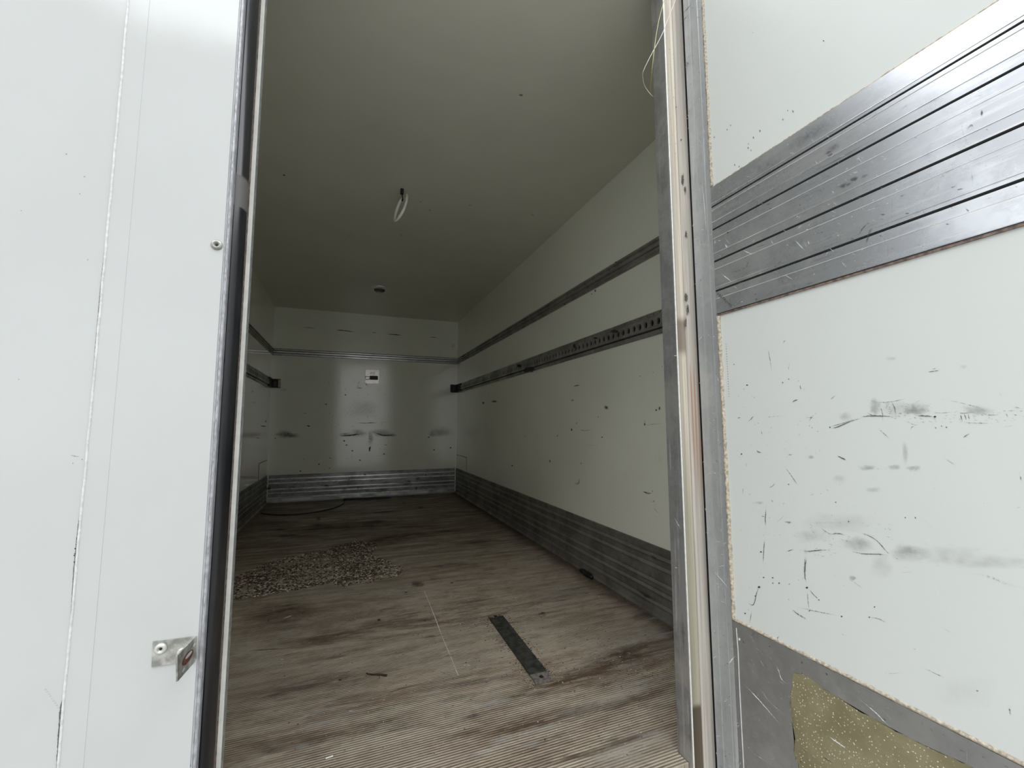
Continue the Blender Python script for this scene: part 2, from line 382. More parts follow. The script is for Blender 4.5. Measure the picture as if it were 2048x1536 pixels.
for k in range(130):          # broad worn streaks that follow the ribs
    x_, y_ = rn.uniform(480, 1300), rn.uniform(1040, 1530); l_ = rn.uniform(30, 150)
    d_ = Vector((3253-x_, 855-y_)).normalized(); p1 = (x_, y_); p2 = (x_+d_.x*l_, y_+d_.y*l_)
    mk.rib([p1, p2], rn.uniform(2, 7)*(y_-900)/400, rn.uniform(.2, .5), rn.choice((0, 0, .75)), 1)
mk.join(bm, 1)
mk = Marks(lambda x, y: PZ(x, y, 0.0), (0, 0, .0004))
for p, w_, a_, l_ in (([(1000, 1400), (1180, 1345), (1360, 1288)], 34, .9, 0), ([(1180, 1330), (1360, 1270)], 18, .8, 0), ([(860, 1475), (1050, 1450), (1240, 1405), (1362, 1372)], 22, .75, 0), ([(1040, 1536), (1200, 1500), (1362, 1440)], 14, .8, 0), ([(500, 1300), (700, 1262), (900, 1225)], 26, .5, 0), ([(460, 1400), (640, 1368), (820, 1330)], 24, .45, 0),
                      ([(460, 1500), (640, 1475), (860, 1420)], 26, .5, 0), ([(640, 1100), (760, 1080), (900, 1062)], 16, .8, 0), ([(560, 1062), (700, 1052), (860, 1046)], 12, .7, 0), ([(900, 1090), (1000, 1078)], 10, .6, 0), ([(480, 1240), (560, 1222), (640, 1212)], 26, .7, 0), ([(820, 1140), (900, 1130), (960, 1128)], 8, .6, 0),
                      ([(1150, 1325), (1250, 1290), (1340, 1258)], 40, .7, 1), ([(1080, 1195), (1180, 1180)], 34, .5, 1), ([(1160, 1536), (1260, 1500), (1362, 1470)], 60, .7, 1), ([(1100, 1440), (1362, 1350)], 22, .7, 1), ([(700, 1185), (860, 1165)], 18, .4, 1), ([(480, 1190), (640, 1180), (760, 1172)], 20, .5, 1), ([(700, 1052), (820, 1040)], 10, .4, 1), ([(930, 1400), (1060, 1392)], 26, .4, 1), ([(540, 1060), (600, 1050)], 10, .3, 1)):
    mk.rib(p, w_, a_, l_, 0)
mk.blob(835, 1168, 12, 6, .9); mk.blob(868, 1156, 9, 4, .8); mk.blob(1085, 1230, 8, 6, .7)
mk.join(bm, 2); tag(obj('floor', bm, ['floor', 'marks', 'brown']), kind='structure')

# ceiling
bm = bmesh.new(); box(bm, (XL-T, 1.0815, H), (XR+T, D+T, H+.08))
mk = Marks(lambda x, y: PZ(x, y, H), (0, 0, -.0006))
mk.blob(1042, 190, 5, 2.5, .9, .3, .5); mk.blob(568, 350, 3, 1.5, 1)
for a_ in ((842, 403), (803, 470), (940, 410), (700, 470), (1065, 430), (860, 420)): mk.blob(*a_, 3.5, 1.6, .5, .1, .6)
mk.join(bm, 1); tag(obj('ceiling', bm, ['ceil', 'marks']), kind='structure')

# back wall
bm = bmesh.new(); box(bm, (XL-T, D, -.02), (XR+T, D+T, H+.02))
mk = Marks(lambda x, y: PY(x, y, D), (0, -.0006, 0)); cc = crop(480, 550, .3254)
for p, w_, a_ in (([(360, 322), (420, 324), (490, 331)], 1.4, .7), ([(578, 339), (640, 342), (718, 351)], 2.0, 1), ([(805, 355), (850, 356)], 1.4, .8), ([(893, 363), (950, 367), (1005, 371)], 2, .9), ([(1143, 380), (1230, 385)], 1.6, .8),
                  ([(380, 852), (418, 848)], 1.4, .8), ([(402, 927), (438, 929)], 3.2, 1), ([(700, 908), (780, 910), (860, 905)], 1.6, .8), ([(705, 692), (760, 697)], 1.4, .8), ([(760, 655), (792, 690)], 1.6, .7), ([(738, 640), (722, 685)], 2, .5),
                  ([(205, 1004), (218, 1004), (218, 994)], 1.4, 1), ([(600, 990), (680, 985), (750, 975)], 3.0, .9), ([(820, 965), (880, 985), (960, 985)], 3.0, .9), ([(545, 1122), (565, 1130)], 2, .9), ([(512, 1195), (522, 1193)], 1.4, .9), ([(538, 1187), (562, 1187)], 1.4, .9), ([(388, 1125), (396, 1138)], 1.8, .8), ([(880, 1042), (912, 1048)], 1.6, .8), ([(905, 1035), (920, 1033)], 1.3, .6), ([(840, 905), (945, 902)], 1, .5), ([(1050, 985), (1120, 985)], 1, .4), ([(1078, 885), (1080, 920)], 1, .4), ([(1015, 1105), (1028, 1100)], 1.5, .7)):
    mk.rib(cc(*p), w_, a_, 0, .1)
for x_, y_, rx, ry, a_ in ((275, 980, 17, 6, .75), (320, 985, 12, 5, .6), (650, 980, 14, 4, .5), (725, 972, 16, 8, .45), (870, 970, 20, 7, .5), (935, 983, 9, 3, .7), (1220, 970, 18, 8, .4), (1180, 980, 6, 5, .5), (803, 1000, 5, 13, .5), (1310, 435, 5, 4, .3), (270, 705, 7, 3, .3), (760, 820, 30, 16, .18), (1250, 960, 20, 10, .2)):
    mk.blob(*cc((x_, y_))[0], rx, ry, a_, 0, 1)
for x_, y_ in ((640, 1020), (655, 1045), (690, 1080), (885, 1100), (1193, 1075), (1295, 1062), (530, 795), (648, 737), (1160, 997), (372, 1205), (485, 1163), (738, 1138), (975, 257), (800, 1060), (796, 1080)):
    mk.blob(*cc((x_, y_))[0], 2.2, 1.6, .9, 0, .2)
mk.specks(640, 760, 770, 860, 60, (.8, 2.2), .5)
mk.scr(670, 760, 765, 930, 40, (4, 14), 1.2, .5, 0, (-.5, .5)); mk.scr(550, 790, 905, 935, 50, (4, 12), 1.0, .35, 0, (-.3, .3)); mk.specks(540, 830, 900, 935, 60, (.6, 1.3), .5)
mk.rib(cc((797, 1050), (797, 1085)), 3, 1)                                             # black blot below centre
mk.join(bm, 1); tag(obj('wall_back', bm, ['wall', 'marks']), kind='structure')

# right wall
bm = bmesh.new(); box(bm, (XR, 1.0965, -.02), (XR+T, D, H+.02))
mk = Marks(lambda x, y: PX(x, y, XR), (-.0006, 0, 0)); cc = crop(880, 560, .2864)
for p, w_, a_ in (([(928, 748), (950, 738), (988, 736)], 1.8, .9), ([(960, 1045), (1010, 1052), (1075, 1040)], 2, .6), ([(975, 1150), (1060, 1156), (1130, 1150)], 1.3, .4), ([(1165, 835), (1160, 860)], 1.3, .4), ([(1385, 672), (1410, 670)], 1.3, .7), ([(1485, 640), (1495, 650)], 1.6, .7), ([(1548, 602), (1555, 608)], 2, .9), ([(1100, 970), (1110, 940)], 3, .6), ([(765, 1250), (772, 1280)], 4, .8), ([(500, 1305), (510, 1288)], 3, .9), ([(930, 1415), (965, 1418), (972, 1370)], 1.8, .7), ([(1420, 1482), (1450, 1490), (1490, 1486)], 2.4, .8), ([(1505, 1190), (1515, 1300)], 2, .4), ([(1530, 1180), (1545, 1310)], 2.6, .35), ([(1400, 1015), (1590, 1000)], 1.3, .6), ([(1430, 960), (1430, 1015)], 1.4, .5), ([(1195, 980), (1190, 1250)], 1, .3), ([(735, 1000), (738, 1120)], 1, .3), ([(1065, 538), (1075, 555)], 1.6, .6), ([(1275, 1355), (1310, 1360)], 1.4, .4), ([(480, 870), (560, 905)], 1, .25)):
    mk.rib(cc(*p), w_, a_, 0, .2)
for x_, y_, rx, ry, a_ in ((303, 858, 3, 3, .8), (380, 848, 7, 2.5, .8), (925, 840, 4, 2, .6), (1162, 890, 5, 5, .7), (1085, 75, 2, 3, .8), (1060, 98, 1.5, 1.5, .8), (920, 1045, 2, 3, .9), (955, 1000, 1.5, 2, .7), (1132, 1098, 2, 1.6, .9), (1430, 1008, 2, 3, .9), (1510, 908, 2, 2, .9), (1533, 897, 2, 4, .9), (595, 1090, 6, 4, .3), (820, 1088, 2, 2, .6), (985, 1280, 2, 2.5, .6), (873, 188, 3, 2, .4), (640, 640, 4, 1, .9), (75, 1172, 2, 2, .5)):
    mk.blob(*cc((x_, y_))[0], rx, ry, a_, 0, .3)
cc = crop(900, 900, .2604)
for p, w_, a_ in (([(1480, 318), (1500, 325), (1535, 328)], 2.2, .8), ([(1550, 300), (1562, 330)], 1.6, .7), ([(1520, 395), (1600, 400)], 1.4, .5), ([(1565, 380), (1568, 405)], 2, .9), ([(1560, 430), (1580, 465), (1620, 502)], 1.3, .6), ([(1595, 10), (1610, 130)], 2, .35), ([(1625, 30), (1635, 130)], 2, .3), ([(1590, 580), (1592, 690)], 1.2, .3), ([(945, 255), (990, 262), (998, 200)], 1.8, .6)):
    mk.rib(cc(*p), w_, a_, 0, .2)
mk.specks(1000, 830, 1330, 1080, 70, (.6, 1.3), .5)
mk.join(bm, 1); tag(obj('wall_right', bm, ['wall', 'marks']), kind='structure')

# left wall
bm = bmesh.new(); box(bm, (XL-T, 1.0795, -.02), (XL, D, H+.02))
mk = Marks(lambda x, y: PX(x, y, XL), (.0006, 0, 0)); cc = crop(380, 800, .2604)
for p, w_, a_ in (([(540, 192), (560, 202), (590, 200)], 2, 1), ([(500, 290), (545, 296)], 2.4, .6)): mk.rib(cc(*p), w_, a_, 0, .3)
mk.blob(*cc((582, 165))[0], 2, 2.5, .7, 0, .4); mk.blob(505, 783, 3, 2.5, .5, 0, .5); mk.blob(508, 805, 5, 3, .3, 0, .8)
mk.join(bm, 1); tag(obj('wall_left', bm, ['wall', 'marks']), kind='structure')

# front frame wall right of the doorway, header above it and sill (outside and above the frame of the photo)
bm = bmesh.new(); box(bm, (1.0225, 1.0305, -.02), (XR+T, 1.095, H-.021)); tag(obj('wall_front', bm, 'wall'), kind='structure')
bm = bmesh.new(); box(bm, (XL-T, 1.0795, H-.02), (-.2425, 1.0812, H+.10)); box(bm, (-.2425, 1.003, H-.02), (XR+T, 1.081, H+.10)); tag(obj('trim_1', bm, 'alu_z'), kind='structure')

# ---------------------------------------------------------------- kick plates
def kick(name, mat, place, L0, L1, axis):
    """ribbed aluminium kick plate: place(d, z) -> profile point; d = distance from the wall"""
    z_ribs = (.291, .241, .166, .120, .060)
    pr = [(0.0, 0.0), (.030, 0.0), (.030, .006), (.018, .016), (.013, .036)]
    for zr in z_ribs[::-1]:
        pr += [(.010, zr-.007), (.016, zr-.004), (.016, zr+.004), (.010, zr+.007)]
    pr += [(.010, KZ-.004), (.006, KZ), (0.0, KZ)]
    bm = bmesh.new(); extr(bm, [place(d, z) for d, z in pr], L0, L1, axis)
    for zr in z_ribs:                      # rib crests painted lighter, as if catching the light
        extr(bm, [place(d, z) for d, z in ((.0150, zr-.0095), (.0168, zr-.0075), (.0168, zr+.0075), (.0150, zr+.0095))], L0, L1, axis, mat=2)
    if name: extr(bm, [place(d, z) for d, z in ((.028, .0062), (.0305, .0062), (.019, .0168), (.0175, .0165))], L0, L1, axis, mat=2)  # back plate only: foot lip brightened like the crests
    return bm
bm = kick('', '', lambda d, z: (XR-d, z), 1.10, D-.001, 1)
mk = Marks(lambda x, y: PX(x, y, XR-.0172), (-.0006, 0, 0)); cc = crop(900, 900, .2604)
for p, w_, a_ in (([(1450, 1080), (1510, 1120), (1590, 1165)], 7, .7), ([(1530, 800), (1600, 855)], 6, .6), ([(1700, 1105), (1735, 1125)], 5, .8), ([(660, 450), (700, 460)], 4, .5), ([(760, 665), (780, 690)], 2, .8)):
    mk.rib(cc(*p), w_, a_, 0, .6)
mk.specks(950, 960, 1340, 1240, 50, (.8, 2.4), .6, 0, lambda x, y: 960+(x-914)*.41 < y < 985+(x-911)*.58)
mk.join(bm, 1); tag(obj('baseboard_right', bm, ['alu_kick', 'marks', 'alu_lit_ridge']), kind='structure')
bm = kick('', '', lambda d, z: (XL+d, z), 1.10, D-.001, 1); tag(obj('baseboard_left', bm, ['alu_kick', 'marks', 'alu_lit_ridge']), kind='structure')
bm = kick('back', '', lambda d, z: (D-d, z), XL+.03, XR-.03, 0)
mk = Marks(lambda x, y: PY(x, y, D-.0172), (0, -.0006, 0)); cc = crop(480, 920, .2344)
for x_, y_, rx, ry, a_, l_ in ((245, 243, 6, 3, .9, 0), (738, 220, 5, 2.5, .8, 0), (738, 215, 8, 8, .5, .8), (1437, 185, 4, 3.5, .9, 0), (1437, 195, 7, 9, .5, .9), (1520, 160, 5, 4, .6, 0), (1065, 125, 3, 2, .8, .1), (1505, 240, 2, 3, .8, 0), (1185, 187, 4, 4, .5, 1), (1585, 125, 2, 2, .8, 0), (1060, 265, 3, 2, .6, 1)):
    mk.blob(*cc((x_, y_))[0], rx, ry, a_, l_, .3)
for k in range(46):
    x_ = mk.rng.uniform(240, 1800); y_ = mk.rng.uniform(150, 320)-(x_-240)*.045; mk.rib(cc((x_, y_), (x_+mk.rng.uniform(30, 160), y_-3)), mk.rng.uniform(1.5, 4), mk.rng.uniform(.3, .7), mk.rng.choice((0, 0, .7)), .8)
mk.join(bm, 1); tag(obj('baseboard_back', bm, ['alu_kick_back', 'marks', 'alu_lit_crest']), kind='structure')

# corner cover plates low in the far corners (outlined in the side walls)
for sx, y0_, lab, pos in ((XR, PX(933, 930, XR).y, 'small white cover plate low on the right wall at the far corner', 1), (XL, PX(518, 930, XL).y, 'small white cover plate low on the left wall at the far corner', -1)):
    bm = bmesh.new(); y1_ = D-.004; z0_, z1_ = KZ+.001, .525
    a = (sx-.004, y0_, z0_) if pos > 0 else (sx, y0_, z0_); b = (sx, y1_, z1_) if pos > 0 else (sx+.004, y1_, z1_)
    box(bm, a, b, .0012)
    for q in ((y0_-.006, y0_, z0_, z1_+.006), (y0_-.006, y1_, z1_, z1_+.006)):        # dark sealed joint round the plate
        box(bm, ((a[0]+.002 if pos > 0 else a[0]), q[0], q[2]), ((b[0] if pos > 0 else b[0]-.002), q[1], q[3]), 0, 1)
    tag(obj('corner_cover_plate', bm, ['wall', 'gapblack']), lab, 'cover plate')

# ---------------------------------------------------------------- cargo rails
def upper_profile(): 
    return [(0, 1.842), (.005, 1.842), (.006, 1.850), (.014, 1.853), (.015, 1.862), (.006, 1.866), (.006, 1.876), (.015, 1.880), (.016, 1.893), (.006, 1.897), (.006, 1.908), (.014, 1.912), (.013, 1.922), (.005, 1.926), (.004, 1.934), (0, 1.934)]
def rivets(parent, pts, w, u, v, r_=.0055):
    bm0 = bmesh.new(); lathe(bm0, [(r_, 0), (r_, .0015), (r_*.6, .003), (r_*.25, .0035)], (0, 0, 0), u, v, w, 10)
    first = obj('rivet', bm0, 'black', parent); first.location = pts[0]
    for p in pts[1:]:
        c_ = first.copy(); C.objects.link(c_); c_.parent = parent; c_.location = p
rr_ = random.Random(9)
for side, lab in ((1, 'upper ribbed aluminium rail on the right wall'), (-1, 'upper ribbed aluminium rail on the left wall')):
    bm = bmesh.new(); X = XR if side > 0 else XL
    extr(bm, [(X-side*d, z) for d, z in upper_profile()], 1.10, D-.018, 1)
    for za, zb_ in ((1.854, 1.861), (1.881, 1.892), (1.9130, 1.9205)): extr(bm, [(X-side*d, z) for d, z in ((.0135, za), (.0166, za), (.0166, zb_), (.0135, zb_))], 1.10, D-.018, 1, mat=1)  # rail ridges lightened as painted highlights
    o = tag(obj('load_rail', bm, ['alu_rail', 'alu_lit_ridge']), lab, 'cargo rail', 'upper load rails round the box')
    pts = [(X-side*.005, y, z) for k, y in enumerate((1.6, 2.1, 2.75, 3.4, 4.0, 4.6, 5.2, 5.9)) for z in ((1.93,) if k % 2 else (1.846,))]
    rivets(o, pts, (-side, 0, 0), (0, 1, 0), (0, 0, 1))
bm = bmesh.new(); extr(bm, [(D-d, z) for d, z in upper_profile()], XL+.002, XR-.002, 0)
for za, zb_ in ((1.8535, 1.8615), (1.881, 1.892), (1.9130, 1.9205)): extr(bm, [(D-d, z) for d, z in ((.0135, za), (.0168, za), (.0168, zb_), (.0135, zb_))], XL+.002, XR-.002, 0, mat=1)  # back rail crests painted bright, as if catching the light
o = tag(obj('load_rail', bm, ['alu_back', 'alu_lit_crest']), 'shiny ribbed aluminium rail across the far end wall', 'cargo rail', 'upper load rails round the box')
rivets(o, [(XL+.09, D-.005, 1.846), (XL+.09, D-.005, 1.93), (XL+.72, D-.005, 1.846), (.31, D-.005, 1.93), (.9, D-.005, 1.846), (XR-.08, D-.005, 1.93), (XR-.08, D-.005, 1.846)], (0, -1, 0), (1, 0, 0), (0, 0, 1))

def holed_strip(bm, X, side, d, y0_, y1_, z0_, z1_, pitch, ry, rz, zc, depth=.010, seg=16):
    """a plate at distance d from the wall with real through holes"""
    n = int((y1_-y0_)/pitch); pitch = (y1_-y0_)/n; xx = X-side*d; xb = X-side*(d-depth)
    for k in range(n):
        a, b = y0_+k*pitch, y0_+(k+1)*pitch; yc = (a+b)/2
        outer, inner, back = [], [], []
        for i in range(seg):
            th = (i+.5)*2*math.pi/seg; c_, s_ = math.cos(th), math.sin(th)
            sc_y = (pitch/2)/abs(c_) if abs(c_) > 1e-6 else 1e9
            top = (z1_-zc) if s_ > 0 else (zc-z0_); sc_z = top/abs(s_) if abs(s_) > 1e-6 else 1e9
            # park outer points on the cell's rectangle, corners included
            k_ = min(sc_y, sc_z)
            oy, oz = yc+c_*k_, zc+s_*k_
            outer.append([oy, oz]); inner.append(bm.verts.new((xx, yc+ry*c_, zc+rz*s_))); back.append(bm.verts.new((xb, yc+ry*c_, zc+rz*s_)))
        # snap nearest points to the four corners
        for cy_, cz_ in ((a, z0_), (a, z1_), (b, z0_), (b, z1_)):
            q = min(outer, key=lambda o_: (o_[0]-cy_)**2+(o_[1]-cz_)**2); q[0], q[1] = cy_, cz_
        ov = [bm.verts.new((xx, q[0], q[1])) for q in outer]
        for i in range(seg):
            j = (i+1) % seg
            bm.faces.new((ov[i], ov[j], inner[j], inner[i])); bm.faces.new((inner[i], inner[j], back[j], back[i]))
YT = D-.265
def lower_rail(side, y0_):
    X = XR if side > 0 else XL; bm = bmesh.new()
    P = lambda L: [(X-side*(d+.0012), z) for d, z in L]; X2 = X-side*.0012
    extr(bm, P([(0, 1.418), (.004, 1.418), (.006, 1.424), (.006, 1.443), (0, 1.443)]), y0_, YT, 1)             # lower flange
    extr(bm, P([(0, 1.443), (.0015, 1.443), (.0015, 1.449), (0, 1.449)]), y0_, YT, 1, mat=1)                      # dark groove
    extr(bm, P([(.001, 1.449), (.018, 1.451), (.019, 1.458)]), y0_, YT, 1, closed=False)
    holed_strip(bm, X2, side, .019, y0_, YT, 1.458, 1.505, .05, .0135, .0185, 1.4815)
    extr(bm, P([(.019, 1.505), (.017, 1.512), (.007, 1.515)]), y0_, YT, 1, closed=False)
    holed_strip(bm, X2, side, .007, y0_, YT, 1.515, 1.541, .05, .0042, .0042, 1.530, .0068, 12)
    extr(bm, P([(.007, 1.541), (0, 1.543)]), y0_, YT, 1, closed=False)
    extr(bm, P([(.0005, 1.45), (.0015, 1.45), (.0015, 1.541), (.0005, 1.541)]), y0_, YT, 1, mat=1)                # black inside of the channel
    return bm
bm = lower_rail(1, 1.10)
mk = Marks(lambda x, y: PX(x, y, XR-.0210), (-.0006, 0, 0)); cc = crop(1000, 560, .1709)
for x_, y_, rx, ry in ((225, 1005, 6, 4), (350, 1040, 12, 5), (300, 1065, 6, 3), (1340, 600, 10, 4), (1120, 680, 5, 2), (870, 770, 3, 5)): mk.blob(*cc((x_, y_))[0], rx, ry, 1, 0, .3)
mk.join(bm, 2)
o = tag(obj('lashing_track', bm, ['alu_rail', 'gapblack', 'marks']), 'dark perforated lashing track along the right wall', 'lashing track', 'perforated tracks on the side walls')
o2 = tag(obj('lashing_track', lower_rail(-1, 1.10), ['alu_rail', 'gapblack', 'marks']), 'dark perforated lashing track on the left wall', 'lashing track', 'perforated tracks on the side walls')

# black end brackets in the far corners
for side, lab in ((1, 'black angle bracket in the far right corner at the lashing track end'), (-1, 'black angle bracket with tan end in the far left corner')):
    X = XR if side > 0 else XL; root = empty('corner_bracket', (X-side*.05, D-.01, 1.425)); tag(root, lab, 'bracket', 'end brackets of the lashing tracks')
    def lb(bm_, nm, mt):
        o_ = obj(nm, bm_, mt); o_.parent = root; o_.matrix_parent_inverse = Matrix.Translation(-Vector(root.location)); return o_
    xi, xo = sorted((X, X-side*.105))
    bm = bmesh.new(); box(bm, (xi, D-.022, 1.428), (xo, D-.001, 1.540), .003); lb(bm, 'back_flange', 'black')
    xi2, xo2 = sorted((X-side*.001, X-side*.024))
    bm = bmesh.new(); box(bm, (xi2, D-.26, 1.428), (xo2, D-.023, 1.540), .003); lb(bm, 'side_flange', 'black')
    if side < 0:
        bm = bmesh.new(); box(bm, (XL+.083, D-.025, 1.436), (XL+.103, D-.021, 1.532), .001); e_ = lb(bm, 'tan_end', 'sealant'); e_['label'] = 'tan worn end of the bracket'
    bm = bmesh.new(); xa, xb = sorted((X-side*.03, X-side*.07)); box(bm, (xa, D-.030, 1.455), (xb, D-.021, 1.512), .003); lb(bm, 'socket', 'steel_dark')

# ---------------------------------------------------------------- back wall plate with latch hook
a, b = PY(730, 767, D), PY(759, 740, D)
root = empty('latch_plate', (a.x, D, a.z)); tag(root, 'small white square plate with a black snap hook on the far wall', 'plate')
def under(root_, o_): o_.parent = root_; o_.matrix_parent_inverse = Matrix.Translation(-Vector(root_.location)); return o_
bm = bmesh.new(); box(bm, (a.x, D-.006, a.z), (b.x, D-.0005, b.z), .002); under(root, obj('base_plate', bm, 'plate_white'))
P_ = lambda x, y: PY(x, y, D-.02)
bm = bmesh.new(); q0, q1 = P_(739.5, 759), P_(756, 752); box(bm, (q0.x, D-.03, q0.z), (q1.x, D-.007, q1.z), .006); hk = under(root, obj('hook_body', bm, 'black'))
bm = bmesh.new(); tube(bm, [P_(x, y) for x, y in ((740, 753.5), (731, 752.5), (732, 759.5), (740, 757.5))], .004); under(root, obj('hook_loop', bm, 'black'))
bm = bmesh.new(); q0, q1 = P_(740, 749), P_(750, 744); box(bm, (q0.x, D-.009, q0.z), (q1.x, D-.0055, q1.z), .001); under(root, obj('clip', bm, 'alu_bright'))

# ---------------------------------------------------------------- ceiling lamp
lc = Vector((.290, 4.82, H)); root = empty('ceiling_lamp', lc); tag(root, 'small round white lamp on the ceiling near the far wall', 'lamp')
bm = bmesh.new(); lathe(bm, [(.088, 0), (.088, .008), (.082, .018), (.070, .024), (.062, .026)], lc, (1, 0, 0), (0, 1, 0), (0, 0, -1), 40); under(root, obj('lamp_housing', bm, 'plate_white', smooth=True))
bm = bmesh.new(); lathe(bm, [(.060, .020), (.058, .034), (.048, .044), (.025, .050), (.005, .051)], lc, (1, 0, 0), (0, 1, 0), (0, 0, -1), 40); under(root, obj('diffuser', bm, 'lamp_glass', smooth=True))

# ---------------------------------------------------------------- cable coil hanging from the ceiling
Y0 = 2.70; top = PZ(803, 378, H); root = empty('hanging_cable_coil', top); tag(root, 'coiled white cable hanging from a black plug on the ceiling', 'cable')
pc = lambda x, y, yy=Y0: PY(x, y, yy)
bm = bmesh.new(); a, b = pc(800.6, 387.5), pc(807.4, 378.8); box(bm, (a.x, Y0-.012, a.z), (b.x, Y0+.012, H-.0005), .003); under(root, obj('plug', bm, 'black'))
bm = bmesh.new(); tube(bm, smoothpath([pc(804, 386), pc(804.6, 392), pc(805.5, 397), pc(805, 402)]), .0035, 8); tube(bm, [pc(805.5, 398), pc(804.5, 402)], .0055, 8); under(root, obj('lead', bm, 'black', smooth=True))
bm = bmesh.new()
for k in range(4):
    o1 = k*1.15
    loop = [(806+o1*.6, 397, .03), (809.5+o1*.7, 391-k*.8, .0), (814-o1*.3, 390+k, -.05), (813.5-o1*.5, 402+k, -.07), (808-o1*.6, 420, -.055), (800-o1*.7, 434, -.02), (791+o1, 442-k*.7, .02), (789+o1*.5, 438-k, .05), (791.5+o1*.5, 424, .065), (797+o1*.5, 408, .055), (802+o1*.5, 399, .045)]
    tube(bm, smoothpath([pc(x, y, Y0+dy) for x, y, dy in loop], 6, True)+[pc(loop[0][0], loop[0][1], Y0+loop[0][2])], .0058, 8)
under(root, obj('cable_loops', bm, 'cable_white', smooth=True))
bm = bmesh.new(); tube(bm, smoothpath([pc(808, 399), pc(808, 393), pc(809.5, 391), pc(810.5, 395)]), .0025, 6); under(root, obj('bare_end', bm, 'yellow_wire', smooth=True))

# ---------------------------------------------------------------- things on the floor
# flat steel strip
A, B_, C_, D_ = PZ(975.9, 1235), PZ(1002.5, 1232), PZ(1106, 1362), PZ(1071, 1370)
root = empty('steel_strip', ((A+C_)/2)); tag(root, 'dark flat steel strip lying on the floor with a hole in each end', 'metal strip')
L0 = (A+B_)/2; L1 = (C_+D_)/2; ax = (L1-L0); ln = ax.length; ax.normalize(); sd = Vector((-ax.y, ax.x, 0)); wd = ((B_-A).length+(C_-D_).length)/4
def strip(t0, t1, z0_, z1_, w_=wd):
    bm_ = bmesh.new(); vs_ = []
    for t in (t0, t1):
        for s_ in (-w_, w_):
            for z_ in (z0_, z1_): p = L0+ax*t*ln+sd*s_; vs_.append(bm_.verts.new((p.x, p.y, z_)))
    for f in ((0, 1, 3, 2), (4, 6, 7, 5), (0, 4, 5, 1), (2, 3, 7, 6), (1, 5, 7, 3), (0, 2, 6, 4)): bm_.faces.new([vs_[i] for i in f])
    bmesh.ops.bevel(bm_, geom=list(bm_.edges), offset=.0006, segments=1, affect='EDGES'); return bm_
under(root, obj('bar', strip(.05, .91, .0005, .012), 'steel_dark'))
e_ = under(root, obj('end_tab', strip(.905, 1.0, .0005, .008), 'tab_grey')); e_['label'] = 'lighter grey drilled end'
e_ = under(root, obj('end_tab', strip(0, .055, .0005, .009), 'brownish'))
for t in (.955, .03):
    bm = bmesh.new(); p = L0+ax*t*ln; lathe(bm, [(.0085, 0), (.0085, .0006)], (p.x, p.y, .0082 if t > .5 else .0092), (1, 0, 0), (0, 1, 0), (0, 0, 1), 20); under(root, obj('hole', bm, 'gapblack'))

# black rubber stop by the right kick plate
p = PX(1178, 1143, XR-.03); root = bmesh.new()
bm = root; tube(bm, smoothpath([(XR-.048, p.y+.075, .016), (XR-.044, p.y+.04, .018), (XR-.05, p.y, .017), (XR-.047, p.y-.04, .018), (XR-.052, p.y-.07, .015)]), lambda t: .014*(.75+.35*math.sin(t*math.pi)), 10)
tag(obj('rubber_stop', bm, 'black', smooth=True), 'black rubber plug lying against the right kick plate', 'rubber plug')

# thin black cable loop and bar at the far wall
pts = [(522, 1026.5), (530, 1029), (557, 1031), (592.5, 1030), (630, 1025.5), (667.5, 1017), (684, 1010), (688.6, 1004), (686, 999.5)]
bm = bmesh.new(); tube(bm, smoothpath([Vector((q.x, q.y, .006)) for q in (PZ(x, y) for x, y in pts)], 6), .0055, 8)
tag(obj('thin_black_cable', bm, 'black', smooth=True), 'thin black cable curving over the floor at the far end', 'cable')
bm = bmesh.new(); q0, q1 = PZ(687, 1001), PZ(782, 997); qq = (q1-q0).normalized(); n_ = Vector((-qq.y, qq.x, 0))*.016
vs_ = [bm.verts.new(v) for v in ((q0+n_), (q0-n_), (q1-n_), (q1+n_))]; f = bm.faces.new(vs_); r_ = bmesh.ops.extrude_face_region(bm, geom=[f])
for v in r_['geom']:
    if isinstance(v, bmesh.types.BMVert): v.co.z += .026
for v in bm.verts: v.co.z += .0005
bmesh.ops.bevel(bm, geom=list(bm.edges), offset=.004, segments=2, affect='EDGES')
tag(obj('black_bar', bm, 'black'), 'short black bar on the floor against the far kick plate', 'bar')

# wood sliver
def ground(x, y, h=.004): q = PZ(x, y); return Vector((q.x, q.y, h))
bm = bmesh.new(); tube(bm, smoothpath([ground(732.5, 1349), ground(745, 1351), ground(758, 1351), ground(773, 1353)]), lambda t: .0022+.0018*t, 6)
tube(bm, [ground(758, 1352), ground(759, 1359)], .001, 5)
tag(obj('wood_sliver', bm, 'twig'), 'thin dark twig on the floor left of the steel strip', 'twig')
bm = bmesh.new(); tube(bm, [ground(651, 1519, .003), ground(666, 1514, .003)], .0022, 6)
tag(obj('white_shred', bm, 'white_pl'), 'tiny white plastic shred near the bottom edge of the floor', 'shred')

